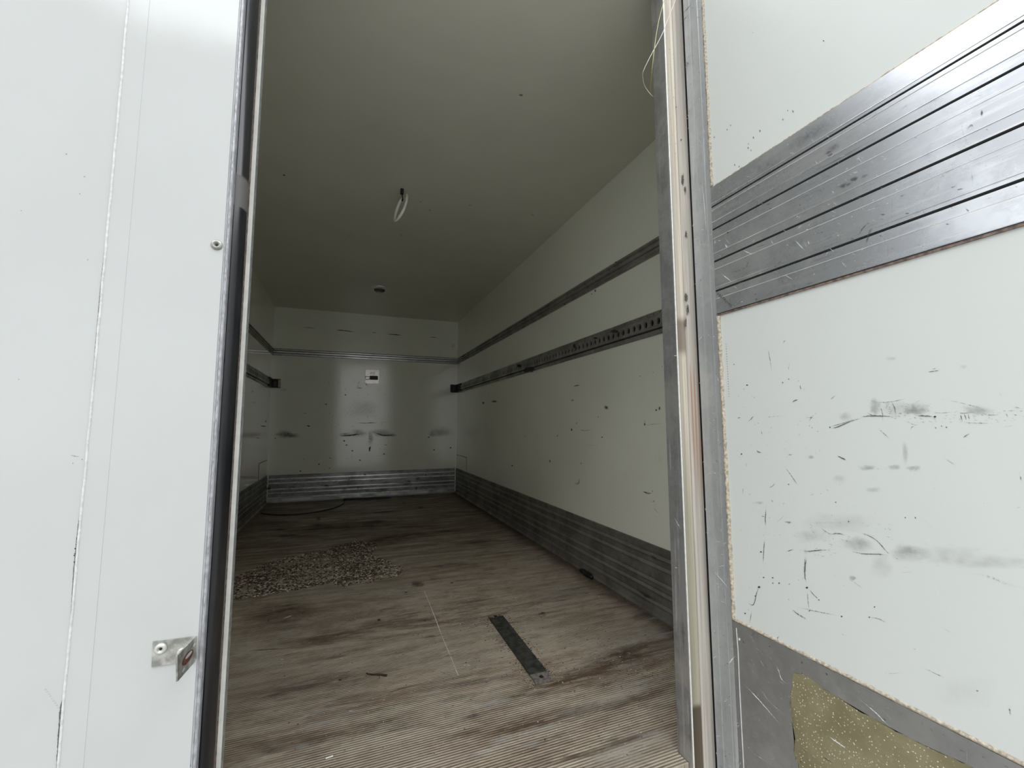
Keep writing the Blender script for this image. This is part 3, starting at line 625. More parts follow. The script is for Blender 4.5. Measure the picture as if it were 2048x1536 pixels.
# spilled pellets
chip = [M('pellet_pale'), M('pellet_brown')]
chip[0].set((.66, .59, .48), .7); chip[1].set((.07, .045, .03), .8)
poly = [crop(450, 1050, .1953)(q)[0] for q in ((-220, 640), (95, 545), (330, 430), (620, 335), (900, 285), (1200, 200), (1380, 160), (1570, 205), (1500, 310), (1700, 380), (1830, 440), (1780, 520), (1560, 580), (1200, 640), (1100, 590), (820, 650), (560, 700), (100, 770), (-250, 850))]
W = [PZ(*q) for q in poly]; W = [(q.x, q.y) for q in W]
def inside(x, y, poly_):
    c_ = False; j = len(poly_)-1
    for i in range(len(poly_)):
        if (poly_[i][1] > y) != (poly_[j][1] > y) and x < (poly_[j][0]-poly_[i][0])*(y-poly_[i][1])/(poly_[j][1]-poly_[i][1])+poly_[i][0]: c_ = not c_
        j = i
    return c_
def chips(name, n, gen, size, mats, label, cat, seed, zs=.6):
    rg = random.Random(seed); V, Fc, Mi = [], [], []
    k = 0
    while k < n:
        g_ = gen(rg)
        if g_ is None: continue
        x_, y_ = g_; a_ = rg.uniform(*size); b_ = a_*rg.uniform(.45, .8); h_ = b_*rg.uniform(.5, 1)*zs; th = rg.uniform(0, math.pi)
        base = len(V); c_, s_ = math.cos(th), math.sin(th); tl = rg.uniform(-.3, .3)
        for z_, f_ in ((0, .8), (h_*.5, 1), (h_, .6)):
            for i in range(6):
                u_, v_ = a_*f_*math.cos(i*math.pi/3)*rg.uniform(.8, 1.1), b_*f_*math.sin(i*math.pi/3)*rg.uniform(.8, 1.1)
                V.append((x_+u_*c_-v_*s_, y_+u_*s_+v_*c_, max(.0003, z_+.0005+tl*u_*(z_ > 0))))
        mi = 0 if rg.random() < .25 else 1
        for r2 in range(2):
            for i in range(6): Fc.append((base+r2*6+i, base+r2*6+(i+1) % 6, base+r2*6+6+(i+1) % 6, base+r2*6+6+i)); Mi.append(mi)
        Fc.append(tuple(base+12+i for i in range(6))); Mi.append(mi); k += 1
    me = bpy.data.meshes.new(name); me.from_pydata(V, [], Fc); me.polygons.foreach_set('material_index', Mi)
    o_ = link(name, me, [q.m if isinstance(q, M) else q for q in mats]); return tag(o_, label, cat, kind='stuff')
def gen_pile(rg):
    x_, y_ = rg.uniform(-.95, .75), rg.uniform(2.7, 4.1)
    if not inside(x_, y_, W) or x_ < XL+.05: return None
    d_ = mnoise.noise(Vector((x_*3, y_*6, 0)))*.8+.55
    return (x_, y_) if rg.random() < d_ else None
chips('spilled_pellets', 4200, gen_pile, (.004, .0095), chip, 'spill of small pale and brown chips on the left of the floor', 'spilled chips', 4, .8)
dirt = [M('crumb_tan'), M('crumb_dark')]; dirt[0].set((.50, .39, .25), .8); dirt[1].set((.06, .04, .028), .85)
def gen_dirt(rg):
    q = rg.random()
    if q < .35:
        t = rg.uniform(.0, 1.05); p = L0+ax*t*ln+sd*(rg.choice((-1, 1))*(wd+abs(rg.gauss(0, .028)))); return p.x, p.y
    if q < .55: return XR-.035-abs(rg.gauss(0, .03)), rg.uniform(1.3, 4.5)
    if q < .75: return rg.gauss(1.05, .12), rg.gauss(1.55, .15)
    return rg.uniform(-.2, 1.4), rg.uniform(1.05, 2.6)
chips('floor_crumbs', 1300, gen_dirt, (.0012, .0038), dirt, 'fine crumbs and dirt scattered over the floor round the steel strip', 'crumbs', 8)

# ================================================================ LEFT LEAF (closed, seen from outside)
mk = Marks(lambda x, y: PY(x, y, 1.0), (0, -.0008, 0))
bm = bmesh.new(); box(bm, (XL-T-.02, 1.0, -.10), (-.2445, 1.078, H+.04), .002)
cc = crop(0, 0, .3385)
for x_, y_ in ((393, 911), (500, 1045), (473, 1146), (127, 1246), (857, 423), (1330, 1170), (520, 1533)): mk.blob(*cc((x_, y_))[0], 1.6, 1.3, .8, .15, .2)
mk.blob(*cc((863, 888))[0], 5, 3, .45, .3, .7); mk.rib(cc((895, 938), (958, 972)), 1.8, .35, .3, .6)
cc = crop(0, 500, .3385)
mk.rib(cc((408, 1210), (445, 1218), (480, 1220)), 1.8, .7, .15, .2)
for x_, y_, r_ in ((518, 60, 1.6), (865, 653, 1.8), (950, 1374, 3), (955, 1335, 1.5), (1028, 1317, 2), (540, 1384, 2), (487, 1237, 1.6), (432, 1260, 1.4), (1140, 275, 1.2), (112, 765, 1.6)): mk.blob(*cc((x_, y_))[0], r_, r_*.8, .75, .15, .2)
mk.rib(cc((665, 1450), (690, 1452)), 1.2, .5, .2, .3); mk.rib(cc((665, 1340), (690, 1338)), 1.2, .4, .2, .3)
cc = crop(0, 1000, .3488)
for x_, y_ in ((443, 223), (440, 255), (433, 278), (432, 307), (428, 318), (428, 354)): mk.blob(*cc((x_, y_))[0], 2.6, 1.4, 1, 0, 0)
mk.rib(cc((552, 750), (598, 756)), 1.5, .6, .2, .3); mk.blob(*cc((572, 852))[0], 2, 1.2, .7, .1, .3); mk.blob(*cc((545, 846))[0], 2, 1.2, .6, .1, .3); mk.blob(*cc((947, 450))[0], 1.2, 1.6, .8, .1, .3); mk.blob(*cc((932, 732))[0], 1.4, 1, .5, .2, .3)
for k in range(9): mk.blob(*cc((265+k*9, 1085+k*13))[0], 3, 2, .35, .25, .5)
# chipped paint along the seal edge
for y_ in range(770, 1010, 9):
    if mk.rng.random() < .6: mk.rib([(431.5-(y_-800)*.05, y_), (431-(y_-800)*.05, y_+6)], 1.2, .8, .1, 0)
for x_0, y_0, x_1, y_1 in ((1152, 565, 1146, 650), (1143, 680, 1141, 720), (1138, 740, 1135, 800), (1185, 215, 1183, 235), (1133, 850, 1132, 880)): mk.rib(cc((x_0, y_0), (x_1, y_1)), 1.4, .8, .1, 0)
mk.rib(cc((1095, 1510), (1092, 1535)), 2, .8, .1, 0)
# cracks round the rivet and behind the bracket
cc = crop(380, 400, .2604)
mk.rib(cc((232, 296), (190, 300), (165, 325), (155, 345)), 1.3, .8, .15, .1, False); mk.rib(cc((158, 355), (170, 378), (190, 392)), 1.6, .8, .15, .1, False)
cc = crop(250, 1180, .2318)
mk.rib(cc((525, 330), (550, 300), (590, 280)), 2.2, .7, .15, .2); mk.rib(cc((535, 328), (575, 322), (605, 292)), 1.6, .6, .2, .2); mk.rib(cc((502, 402), (520, 370), (560, 350)), 1.6, .8, .1, .1, False)
mk.rib(cc((560, 355), (590, 345), (610, 360)), 1.2, .6, .2, .1); mk.blob(*cc((612, 520))[0], 3, 12, .35, .1, .8)
# dark crack down the left seam, wide near the bottom
S1 = [(265, 0), (253, 120), (247, 165), (239, 240), (233, 310), (226, 390), (214, 500), (206, 570), (198, 660), (191, 750), (186, 815), (180, 875), (174, 960), (168, 1010), (160, 1060), (152, 1140), (148, 1210), (143, 1280), (137, 1340), (130, 1400), (125, 1420), (122, 1470), (119, 1536)]
def s1x(y):
    for (xa, ya), (xb, yb) in zip(S1, S1[1:]):
        if ya <= y <= yb: return xa+(xb-xa)*(y-ya)/(yb-ya)
    return 119
for ya, yb, w_, a_ in ((160, 470, 1.0, .45), (470, 815, 1.2, .75), (905, 985, 1.2, .6), (1010, 1200, 1.8, .9), (1200, 1400, 1.4, .8), (1400, 1536, 3.4, 1)):
    n_ = max(3, int((yb-ya)/14)); mk.rib([(s1x(ya+(yb-ya)*k/n_)-4.4, ya+(yb-ya)*k/n_) for k in range(n_+1)], w_, a_, .05, .2, False, .3)
for y_ in (1412, 1425, 1448, 1458, 1480, 1492, 1500, 1515): mk.blob(s1x(y_)+mk.rng.uniform(-3, 3), y_, 3.5, 3, .9, .1, .1)
mk.rib([(148, 1243), (152, 1262), (147, 1285)], 7, .5, .42, .7)
mk.join(bm, 1)
door = tag(obj('door_1', bm, ['skin', 'marks']), kind='structure')
door['label'] = 'closed white left door leaf with vertical seams, seen from outside'
# cover strip between the two seams, its bead of sealant, and the stile plate on the right
bm = bmesh.new(); box(bm, (-.434, .9978, -.10), (-.4009, 1.001, H+.04), .0006); obj('cover_strip', bm, 'skin', door)
bm = bmesh.new(); box(bm, (-.4015, .9984, -.10), (-.2475, 1.001, H+.04), .0006); obj('stile_plate', bm, 'skin', door)
rg = random.Random(2); bm = bmesh.new()
pts = []
for k in range(90):
    z_ = -.1+(H+.14)*k/89; pts.append(Vector((-.4345+rg.uniform(-.0006, .0006), .9985, z_)))
tube(bm, pts, lambda t: .0023, 8); b_ = obj('sealant_bead', bm, 'sealant_white', door, True); b_['label'] = 'cracked white sealant along the seam'
# edge: aluminium lip, black bulb seal, brown line, cream strip, grey edge
bm = bmesh.new(); extr(bm, [(-.2452, .9975), (-.2440, .9965), (-.2432, .9985), (-.2395, .9985), (-.2385, .9975), (-.2378, .999), (-.2378, 1.012), (-.2452, 1.012)], -.10, H+.04, 2); obj('edge_trim', bm, 'trim_grey', door)
bm = bmesh.new(); extr(bm, [(-.2424, .9983), (-.2424, .9978), (-.2402, .9978), (-.2402, .9983)], -.10, H+.04, 2); obj('edge_line', bm, 'edge_grey', door)
bm = bmesh.new(); pr = [(-.2382+.0187*math.cos(th)*1.0, 1.045+.031*math.sin(th)) for th in [(-92+k*184/18)*math.pi/180 for k in range(19)]]
extr(bm, pr+[(-.246, 1.072), (-.246, 1.018)], -.10, H+.04, 2); s_ = obj('rubber_seal', bm, 'rubber', door, True); s_['label'] = 'black rubber bulb seal with a grey rubbed patch'
bm = bmesh.new(); box(bm, (-.246, 1.078, -.10), (-.2238, 1.081, H+.04)); obj('inner_seam', bm, 'brownish', door)
bm = bmesh.new(); box(bm, (-.246, 1.0812, -.10), (-.2165, 1.088, H+.04), .0006); s_ = obj('gasket_strip', bm, 'white_pl', door)
bm = bmesh.new(); box(bm, (-.30, 1.0885, -.10), (-.2170, 1.112, H+.04), .0008); s_ = obj('rear_edge', bm, 'edge_grey', door)
# rivet
def rivet(name, p, r_, parent, mats='zinc', w=(0, -1, 0)):
    wv = Vector(w); u_ = wv.orthogonal().normalized(); v_ = wv.cross(u_)
    bm_ = bmesh.new(); lathe(bm_, [(r_, 0), (r_, r_*.18), (r_*.8, r_*.40), (r_*.45, r_*.5), (r_*.40, r_*.15), (r_*.05, r_*.12)], p, u_, v_, wv, 24); o_ = obj(name, bm_, mats, parent, True)
    bm_ = bmesh.new(); lathe(bm_, [(r_*.26, r_*.13), (r_*.2, r_*.2), (r_*.02, r_*.2)], p, u_, v_, wv, 12); obj('rivet_pin', bm_, 'black', o_)
    return o_
p = PY(433.5, 490, .998); rivet('rivet', (p.x, .9985, p.z), .0105, door)
# keeper bracket
g = lambda x, y: PY(x, y, .998)
br = bmesh.new()
def slab(bm_, q, n_, t):
    """q: 4 corners, extruded by n*t"""
    n_ = Vector(n_)*t; a_ = [bm_.verts.new(v) for v in q]; b_ = [bm_.verts.new(Vector(v)+n_) for v in q]
    bm_.faces.new(a_); bm_.faces.new(b_[::-1])
    for i in range(4): j = (i+1) % 4; bm_.faces.new((a_[i], a_[j], b_[j], b_[i]))
slab(br, [g(306.5, 1283), g(393, 1272), g(393, 1318), g(304, 1333)], (0, -1, 0), .0025)
bk = obj('keeper_bracket', br, 'zinc', door); bk['label'] = 'galvanised angle bracket with rusty slot'
# projecting flange: starts at the plate's right end and comes toward the viewer
fx = g(392, 1272).x; y_f = None
def at_x(px, py): return PX(px, py, fx)
q = [at_x(392.5, 1272), at_x(355, 1311), at_x(355.5, 1363), at_x(393, 1318)]
q[0].y = min(q[0].y, .998); q[3].y = min(q[3].y, .998)
fl = bmesh.new(); slab(fl, q, (-1, 0, 0), .0025); fo = obj('flange', fl, 'zinc', bk)
def inq(u_, v_): return q[0].lerp(q[1], u_).lerp(q[3].lerp(q[2], u_), v_)
bm = bmesh.new(); c0 = inq(.45, .5); ring = [bm.verts.new(c0 + (q[1]-q[0])*.30*math.cos(t)+Vector((0, 0, 1))*.009*math.sin(t)+Vector((.0004, 0, 0))) for t in [k*math.pi/12 for k in range(24)]]; bm.faces.new(ring); r_ = obj('rust_patch', bm, 'rust', fo); r_['label'] = 'rust round the slot'
for (u0, v0, ru, rv) in ((.42, .42, .19, .0035), (.12, .25, .07, .003), (.72, .78, .08, .003)):
    bm = bmesh.new(); c0 = inq(u0, v0); ring = [bm.verts.new(c0 + (q[1]-q[0])*ru*math.cos(t)+Vector((0, 0, 1))*rv*math.sin(t)+Vector((.0008, 0, 0))) for t in [k*math.pi/10 for k in range(20)]]; bm.faces.new(ring); obj('slot', bm, 'plate_white', fo)
p = g(323, 1296); rivet('rivet', (p.x, .9955, p.z), .0098, bk, 'zinc_rivet')
p = g(366, 1303); rivet('rivet', (p.x, .9955, p.z), .0085, bk, 'zinc_rivet')

# ================================================================ JAMB ON THE RIGHT (hinge side)
z0_, z1_ = -.10, H-.0205
bm = bmesh.new(); extr(bm, [(.9345, 1.020), (.9345, 1.079), (.95, 1.095), (1.022, 1.095), (1.022, 1.034), (.9375, 1.034), (.9375, 1.020)], z0_, z1_, 2)
mk = Marks(lambda x, y: PX(x, y, .9345), (-.0006, 0, 0))
for p, w_, a_, l_ in (([(1334, 651), (1357, 648)], 1.2, .7, .1), ([(1345, 712), (1357, 711)], 1.4, .9, 1), ([(1346, 1030), (1365, 1063)], 1.6, .8, 1), ([(1351, 1134), (1354, 1137)], 2, .9, 1), ([(1325, 180), (1310, 178)], 2, .4, .2)): mk.rib(p, w_, a_, l_, .2)
for k in range(16):
    x_ = mk.rng.uniform(1340, 1372); y_ = mk.rng.uniform(820, 1500); x_ += (y_-850)*.035-8; mk.rib([(x_, y_), (x_+4, y_+mk.rng.uniform(60, 200))], mk.rng.uniform(2, 5), .35, mk.rng.choice((0, .7)), 1)
mk.join(bm, 1); jamb = tag(obj('trim_2', bm, ['alu_z', 'marks']), kind='structure'); jamb['label'] = 'aluminium door post on the hinge side'
bm = bmesh.new(); extr(bm, [(.9335, 1.0175), (.9365, 1.0165), (.9375, 1.020), (.9345, 1.0215)], z0_, z1_, 2); obj('bright_lip', bm, 'alu_bright', jamb)
bm = bmesh.new(); extr(bm, [(.9376, 1.0200), (.945, 1.0240), (.955, 1.0255), (.965, 1.0250), (.9725, 1.0225), (.9735, 1.0240), (.9735, 1.034), (.9376, 1.034)], z0_, z1_, 2)
mk = Marks(lambda x, y: PY(x, y, 1.0225), (0, -.0006, 0))
mk.specks(1330, 20, 1352, 560, 40, (.8, 1.8), .6, .1, lambda x, y: 1328+(y*.035) < x < 1345+(y*.035)); mk.join(bm, 1); obj('hinge_gasket', bm, ['cream', 'marks'], jamb, False)['label'] = 'cream plastic hinge gasket, stained brown'
bm = bmesh.new(); extr(bm, [(.9738, 1.0195), (.981, 1.0185), (1.000, 1.0188), (1.0142, 1.0195), (1.0142, 1.034), (.9738, 1.034)], z0_, z1_, 2)
mk = Marks(lambda x, y: PY(x, y, 1.0183), (0, -.0006, 0))
for x_, y_, rx, ry in ((1365, 360, 4, 14), (1370, 380, 3, 10), (1362, 280, 2, 3), (1372, 595, 5, 12), (1375, 620, 4, 14), (1371, 645, 3, 12), (1352, 214, 1.5, 2.5), (1372, 470, 3, 8)): mk.blob(x_, y_, rx, ry, .75, .06, .2)
mk.join(bm, 1); obj('outer_gasket', bm, ['gasket_grey', 'marks'], jamb)['label'] = 'greyish outer lip with rust streaks'
bm = bmesh.new(); box(bm, (1.0144, 1.022, z0_), (1.060, 1.0295, z1_)); obj('gap_shade', bm, 'gapblack', jamb)  # black strip standing in for the shade in the hinge gap

# electrical wires over the post
cc = crop(1240, 0, .2604)
def wire(name, pts, ys, mat, lab):
    bm_ = bmesh.new(); P3 = [PY(*q, yy) for q, yy in zip(cc(*pts), ys)]; tube(bm_, smoothpath(P3, 8), .0011, 8); return tag(obj(name, bm_, mat, None, True), lab, 'wire')
wire('electrical_wire', [(440, -90), (425, 0), (370, 140), (320, 270), (235, 430), (182, 540), (174, 590), (192, 665), (245, 735), (268, 742)], [1.0, 1.0, 1.0, .998, 1.0, 1.02, 1.04, 1.07, 1.082, 1.098], 'white_wire', 'white wire looping out beside the top of the door post')
wire('electrical_wire', [(352, -90), (338, 0), (300, 150), (275, 290), (252, 480), (238, 620), (236, 700), (248, 745)], [.975, .98, .985, .985, .985, 1.03, 1.082, 1.105], 'yellow_wire', 'yellow green wire hanging down the top of the door post')

# ================================================================ RIGHT LEAF (open at a right angle, seen from inside)
YE = -.22                                               # its free edge, behind the viewer
zb, zt = -.10, H-.01
bm = bmesh.new(); box(bm, (XD+.004, YE, zb), (XD+.082, .999, zt), .001)
mk = Marks(lambda x, y: PX(x, y, XD+.004), (-.0008, 0, 0))
cc = crop(1400, 640, .397)
S = [([(340, 135), (352, 190), (365, 275)], 1.4, .6), ([(452, 208), (445, 262)], 1.4, .5), ([(416, 115), (432, 102)], 2.2, .7), ([(508, 325), (506, 340), (514, 350)], 1.6, .9), ([(462, 417), (480, 405), (497, 400)], 2.8, .9), ([(650, 408), (690, 372)], 1.6, .6), ([(310, 492), (380, 485), (450, 480)], 1.4, .4), ([(525, 488), (560, 490), (600, 455)], 1.6, .6), ([(548, 520), (562, 492), (578, 500)], 1.5, .7),
     ([(650, 545), (690, 540), (760, 510), (830, 490)], 2.2, .95), ([(640, 540), (720, 520), (800, 488)], 1.4, .7), ([(800, 488), (850, 484), (920, 484), (1000, 488)], 2.4, .95), ([(840, 465), (870, 480), (925, 488)], 1.8, .9), ([(855, 412), (930, 415), (985, 408), (1080, 385)], 1.5, .7), ([(905, 430), (920, 470), (922, 515)], 1.8, .7), ([(965, 412), (980, 440), (990, 488)], 2.0, .8), ([(940, 422), (945, 440)], 1.4, .8),
     ([(990, 470), (1025, 470)], 2, .7), ([(1085, 482), (1130, 483), (1190, 488)], 2.6, 1), ([(1150, 465), (1220, 468), (1290, 462)], 1.6, .6), ([(1190, 395), (1290, 412), (1400, 440), (1440, 460)], 1.6, .5), ([(1295, 462), (1330, 470), (1400, 460)], 1.6, .7), ([(1310, 470), (1325, 512)], 2.2, .9), ([(1330, 465), (1345, 510)], 2.2, .8), ([(1350, 465), (1360, 512)], 1.8, .7), ([(1375, 468), (1385, 508)], 1.6, .6), ([(1300, 512), (1400, 520), (1510, 520)], 1.4, .6), ([(1415, 462), (1450, 478), (1520, 478)], 2.2, .6), ([(1540, 465), (1555, 495)], 2.2, .7), ([(1540, 460), (1600, 455)], 1.6, .6), ([(1520, 540), (1600, 530)], 2.2, .4), ([(1505, 345), (1528, 405)], 1.6, .5), ([(1560, 430), (1632, 450)], 4, .4),
     ([(1140, 262), (1180, 258), (1215, 252)], 1.8, .9), ([(1160, 250), (1200, 242)], 1.3, .6), ([(1060, 560), (1068, 540), (1090, 535)], 1.8, .6), ([(890, 535), (930, 575), (975, 612)], 2.2, .5), ([(1325, 595), (1345, 580), (1362, 570)], 2.8, .7), ([(1030, 500), (1070, 525), (1105, 530)], 4, .4), ([(690, 685), (715, 695), (745, 710)], 3, .9), ([(430, 742), (465, 790), (502, 840)], 1.6, .8), ([(345, 845), (365, 838), (382, 815)], 1.8, .7), ([(440, 678), (470, 678)], 2.6, .7), ([(285, 652), (295, 665), (318, 668)], 1.8, .9), ([(308, 548), (315, 588)], 2.2, .6), ([(240, 515), (262, 495), (275, 478)], 1.6, .8), ([(185, 495), (210, 490)], 1.6, .7),
     ([(230, 705), (238, 745)], 1.6, .6), ([(218, 840), (216, 882)], 1.6, .6), ([(240, 888), (262, 868)], 1.4, .6), ([(335, 938), (330, 1000), (333, 1040)], 1.8, .9), ([(310, 988), (330, 990)], 1.6, .9), ([(326, 1095), (322, 1160), (318, 1240)], 1.8, .9), ([(365, 1038), (410, 1000), (448, 955)], 2, .4), ([(420, 1015), (445, 1018), (470, 1021)], 1.8, 1), ([(545, 1022), (640, 1020), (745, 1020)], 1.6, .4), ([(600, 1035), (640, 1070), (690, 1085)], 2.2, .6), ([(550, 1025), (575, 1045)], 2, .5), ([(655, 1080), (700, 1075), (738, 1085)], 2.6, .8), ([(800, 1080), (835, 1080), (890, 1110), (940, 1165), (965, 1188)], 1.8, .8), ([(745, 1160), (820, 1178), (900, 1180), (965, 1188)], 2.2, .8), ([(965, 1188), (1020, 1215)], 1.5, .5), ([(430, 1168), (475, 1155)], 2.4, .8), ([(510, 1160), (545, 1165), (600, 1160), (680, 1158)], 2.0, .9),
     ([(540, 1175), (532, 1230), (528, 1280), (540, 1345)], 3.8, .8), ([(530, 1180), (526, 1260)], 1.6, .8), ([(540, 1350), (545, 1410), (552, 1475)], 1.6, .6), ([(545, 1350), (575, 1385), (606, 1412)], 1.8, .8), ([(750, 1300), (790, 1330), (832, 1358)], 2.4, .5), ([(1000, 1275), (1080, 1266)], 1.8, .5), ([(228, 1412), (268, 1436), (285, 1380), (300, 1330)], 1.6, .9), ([(262, 1460), (250, 1536)], 1.6, .8), ([(458, 1455), (500, 1485), (545, 1512)], 3.0, .7), ([(470, 1440), (560, 1462), (640, 1478), (715, 1493)], 1.8, .6), ([(850, 1497), (900, 1505), (950, 1530)], 3, .6), ([(1345, 1275), (1450, 1290), (1560, 1335), (1632, 1345)], 6, .35), ([(1080, 990), (1092, 1002)], 2.8, 1), ([(1120, 1005), (1150, 1025), (1180, 1055)], 1.4, .3), ([(1600, 740), (1615, 790), (1625, 830)], 4, .4), ([(1590, 950), (1620, 940)], 2.4, .5), ([(1225, 690), (1260, 715), (1295, 738)], 2.6, .5), ([(630, 845), (655, 870)], 2, .6), ([(550, 885), (582, 875)], 2.4, .5), ([(1205, 1310), (1212, 1390)], 1.5, .3)]
for p, w_, a_ in S: mk.rib(cc(*p), w_, a_, .08, .15)
for x_, y_, rx, ry, a_ in ((885, 440, 10, 14, .5), (1090, 450, 22, 12, .4), (1400, 455, 26, 10, .3), (1000, 445, 30, 14, .18), (1060, 1170, 42, 15, .30), (790, 1130, 28, 14, .30), (560, 1085, 34, 14, .16), (1250, 1180, 60, 16, .12), (1450, 1220, 90, 12, .16), (1035, 670, 5, 18, .3), (840, 745, 16, 5, .3), (980, 742, 12, 5, .35), (1080, 745, 14, 5, .35), (870, 855, 16, 5, .15), (300, 920, 8, 3, .35), (560, 690, 6, 3, .3), (965, 195, 9, 4, .3), (1330, 235, 8, 4, .15), (915, 1245, 20, 24, .12), (770, 1300, 7, 5, .4), (735, 485, 12, 8, .25), (700, 800, 12, 8, .15), (700, 1020, 60, 18, .12)):
    mk.blob(*cc((x_, y_))[0], rx, ry, a_, 0, 1)
for (xa, ya, xb, yb, n_, L_, th, al_) in ((840, 405, 1060, 495, 46, (6, 30), .35, .5), (1020, 415, 1150, 530, 30, (8, 34), .6, .4), (1130, 455, 1632, 520, 70, (5, 26), .25, .55), (540, 1015, 960, 1190, 60, (8, 40), .45, .35), (960, 1120, 1632, 1260, 60, (14, 60), .25, .22), (190, 300, 620, 700, 40, (4, 16), 1.4, .5), (200, 850, 480, 1100, 22, (4, 22), 1.5, .45), (430, 1150, 700, 1190, 22, (6, 24), .3, .5), (780, 730, 1110, 760, 16, (6, 22), .3, .35), (700, 620, 1632, 1000, 30, (5, 20), 1.4, .25)):
    for _ in range(n_):
        x_, y_ = mk.rng.uniform(xa, xb), mk.rng.uniform(ya, yb); l_ = mk.rng.uniform(*L_); t_ = mk.rng.uniform(-th, th)+.08
        mk.rib(cc((x_, y_), (x_+l_*math.cos(t_), y_+l_*math.sin(t_))), mk.rng.uniform(.9, 2.4), al_*mk.rng.uniform(.5, 1.2), .1, .4)
for x_, y_, r_ in ((238, 328, 2), (172, 224, 1.5), (298, 1345, 3.2), (322, 1297, 2), (368, 1298, 1.8), (400, 1325, 2), (368, 1325, 1.5), (228, 1478, 2), (280, 1390, 2), (540, 1348, 3), (448, 298, 1.5), (418, 315, 1.6), (600, 1410, 1.8), (552, 1465, 1.8), (715, 1493, 2), (855, 1497, 2), (1188, 543, 1.8), (1243, 540, 2), (1218, 535, 1.5), (1185, 487, 3), (655, 540, 2), (210, 675, 2), (308, 1168, 2.2), (448, 828, 1.5), (685, 918, 1.6), (1035, 995, 1.6), (750, 1015, 1.6), (880, 1445, 1.5)):
    mk.blob(*cc((x_, y_))[0], r_, r_*.75, 1, 0, 0)
mk.specks(1470, 760, 1700, 1250, 60, (.6, 1.5), .7, .05, lambda x, y: x > 1462+(y-640)*.035)
for k in range(22): mk.blob(1452.5+k*.28, 688+k*5.0, 1.0, .8, .9, .1, 0)      # dotted line near the sealant
cc = crop(1380, 200, .3262)                                                    # panel above the band
for x_, y_, r_ in ((632, 70, 2.2), (600, 65, 1.3), (570, 120, 2), (390, 230, 1.8), (360, 270, 1.4), (358, 295, 1.8), (375, 310, 1.6), (275, 398, 1.6), (302, 408, 1.5), (430, 190, 2), (150, 228, 1.5), (250, 155, 1.5), (228, 182, 1.5)): mk.blob(*cc((x_, y_))[0], r_, r_*1.3, .7, .1, .3)
mk.rib([(1645, 80), (1650, 84)], 2.4, 1); mk.rib([(1500, 60), (1512, 70)], 1.6, .5)
cc = crop(1400, 1200, .3164)                                                   # low on the panel
for p, w_, a_ in (([(482, 262), (492, 240), (503, 228)], 1.8, .7), ([(1100, 540), (1122, 570)], 1.6, .35), ([(1160, 458), (1220, 465), (1285, 455)], 1.6, .5), ([(1395, 425), (1450, 445), (1500, 470), (1590, 505)], 1.6, .6), ([(1340, 295), (1375, 322)], 1.8, .5), ([(1955, 660), (1965, 740)], 5, .6), ([(1828, 655), (1830, 680)], 3, .4), ([(1530, 170), (1600, 215)], 1.8, .5), ([(870, 205), (935, 232)], 2.2, .35), ([(1185, 315), (1240, 365)], 1.4, .3)): mk.rib(cc(*p), w_, a_, .08, .2)
mk.blob(*cc((1753, 574))[0], 3, 2, .8, .1, .2); mk.blob(*cc((1650, 580))[0], 60, 30, .06, .2, 1)
mk.join(bm, 1)
door2 = tag(obj('door_2', bm, ['inner', 'marks']), kind='structure'); door2['label'] = 'open white right door leaf with scuffs, seen from inside'

# vertical aluminium strip at the hinge edge, slightly ribbed
ys = .9245
pr = [(XD+.0041, .999), (XD+.001, .9995), (XD, .996), (XD, .975), (XD+.0005, .973), (XD+.0005, .966), (XD, .964), (XD, .942), (XD+.0004, .9405), (XD+.0004, .937), (XD, .9355), (XD+.0005, ys), (XD+.0041, ys)]
bm = bmesh.new(); extr(bm, pr, zb, zt, 2)
mk = Marks(lambda x, y: PX(x, y, XD), (-.0008, 0, 0)); okz = lambda x, y: 1360+y*.047 < x < 1392+y*.058
mk.scr(1360, 0, 1480, 1536, 320, (4, 16), 1.1, .8, 1.0, (-1.2, 1.6), okz); mk.scr(1360, 0, 1480, 1536, 240, (4, 12), 1.4, .6, .0, (-2, 1.2), okz)
for p, w_, a_, l_ in (([(1422, 1135), (1465, 1185)], 1.4, .9, 1), ([(1364, 30), (1388, 2)], 1.6, .7, .05), ([(1362, 48), (1380, 25)], 1.4, .6, .05), ([(1455, 1330), (1472, 1310)], 3, .8, 1), ([(1365, 150), (1376, 125), (1372, 142)], 8, .5, .35), ([(1403, 355), (1409, 410), (1414, 480)], 1.2, .9, 1)): mk.rib(p, w_, a_, l_, .3)
mk.join(bm, 1); obj('edge_strip', bm, ['alu_strip', 'marks'], door2)

# sealant beads along the strip, rough-edged
def bead(name, path, r0, mat, seed, lab=None):
    rg_ = random.Random(seed); bm_ = bmesh.new(); P3 = []
    for a_, b_ in zip(path, path[1:]):
        a_, b_ = Vector(a_), Vector(b_); n_ = max(2, int((b_-a_).length/.008))
        for k in range(n_): P3.append(a_.lerp(b_, k/n_)+Vector((rg_.uniform(-.0003, .0003), rg_.uniform(-.0008, .0008) if abs(b_.z-a_.z) > .1 else 0, rg_.uniform(-.0006, .0006))))
    P3.append(Vector(path[-1])); rr = [r0*rg_.uniform(.75, 1.15) for _ in P3]
    tube(bm_, P3, lambda t: rr[min(len(rr)-1, int(t*(len(rr)-1)+.5))], 8); o_ = obj(name, bm_, mat, door2, True)
    if lab: o_['label'] = lab
    return o_
bead('sealant_bead', [(XD+.0035, ys-.0045, .422), (XD+.0035, ys-.0045, 1.268)], .0058, 'sealant', 1, 'rough tan sealant beside the lower panel')
bead('sealant_bead', [(XD+.0035, ys-.0040, 1.668), (XD+.0035, ys-.0040, zt)], .0046, 'sealant', 2, 'rough tan sealant beside the upper panel')
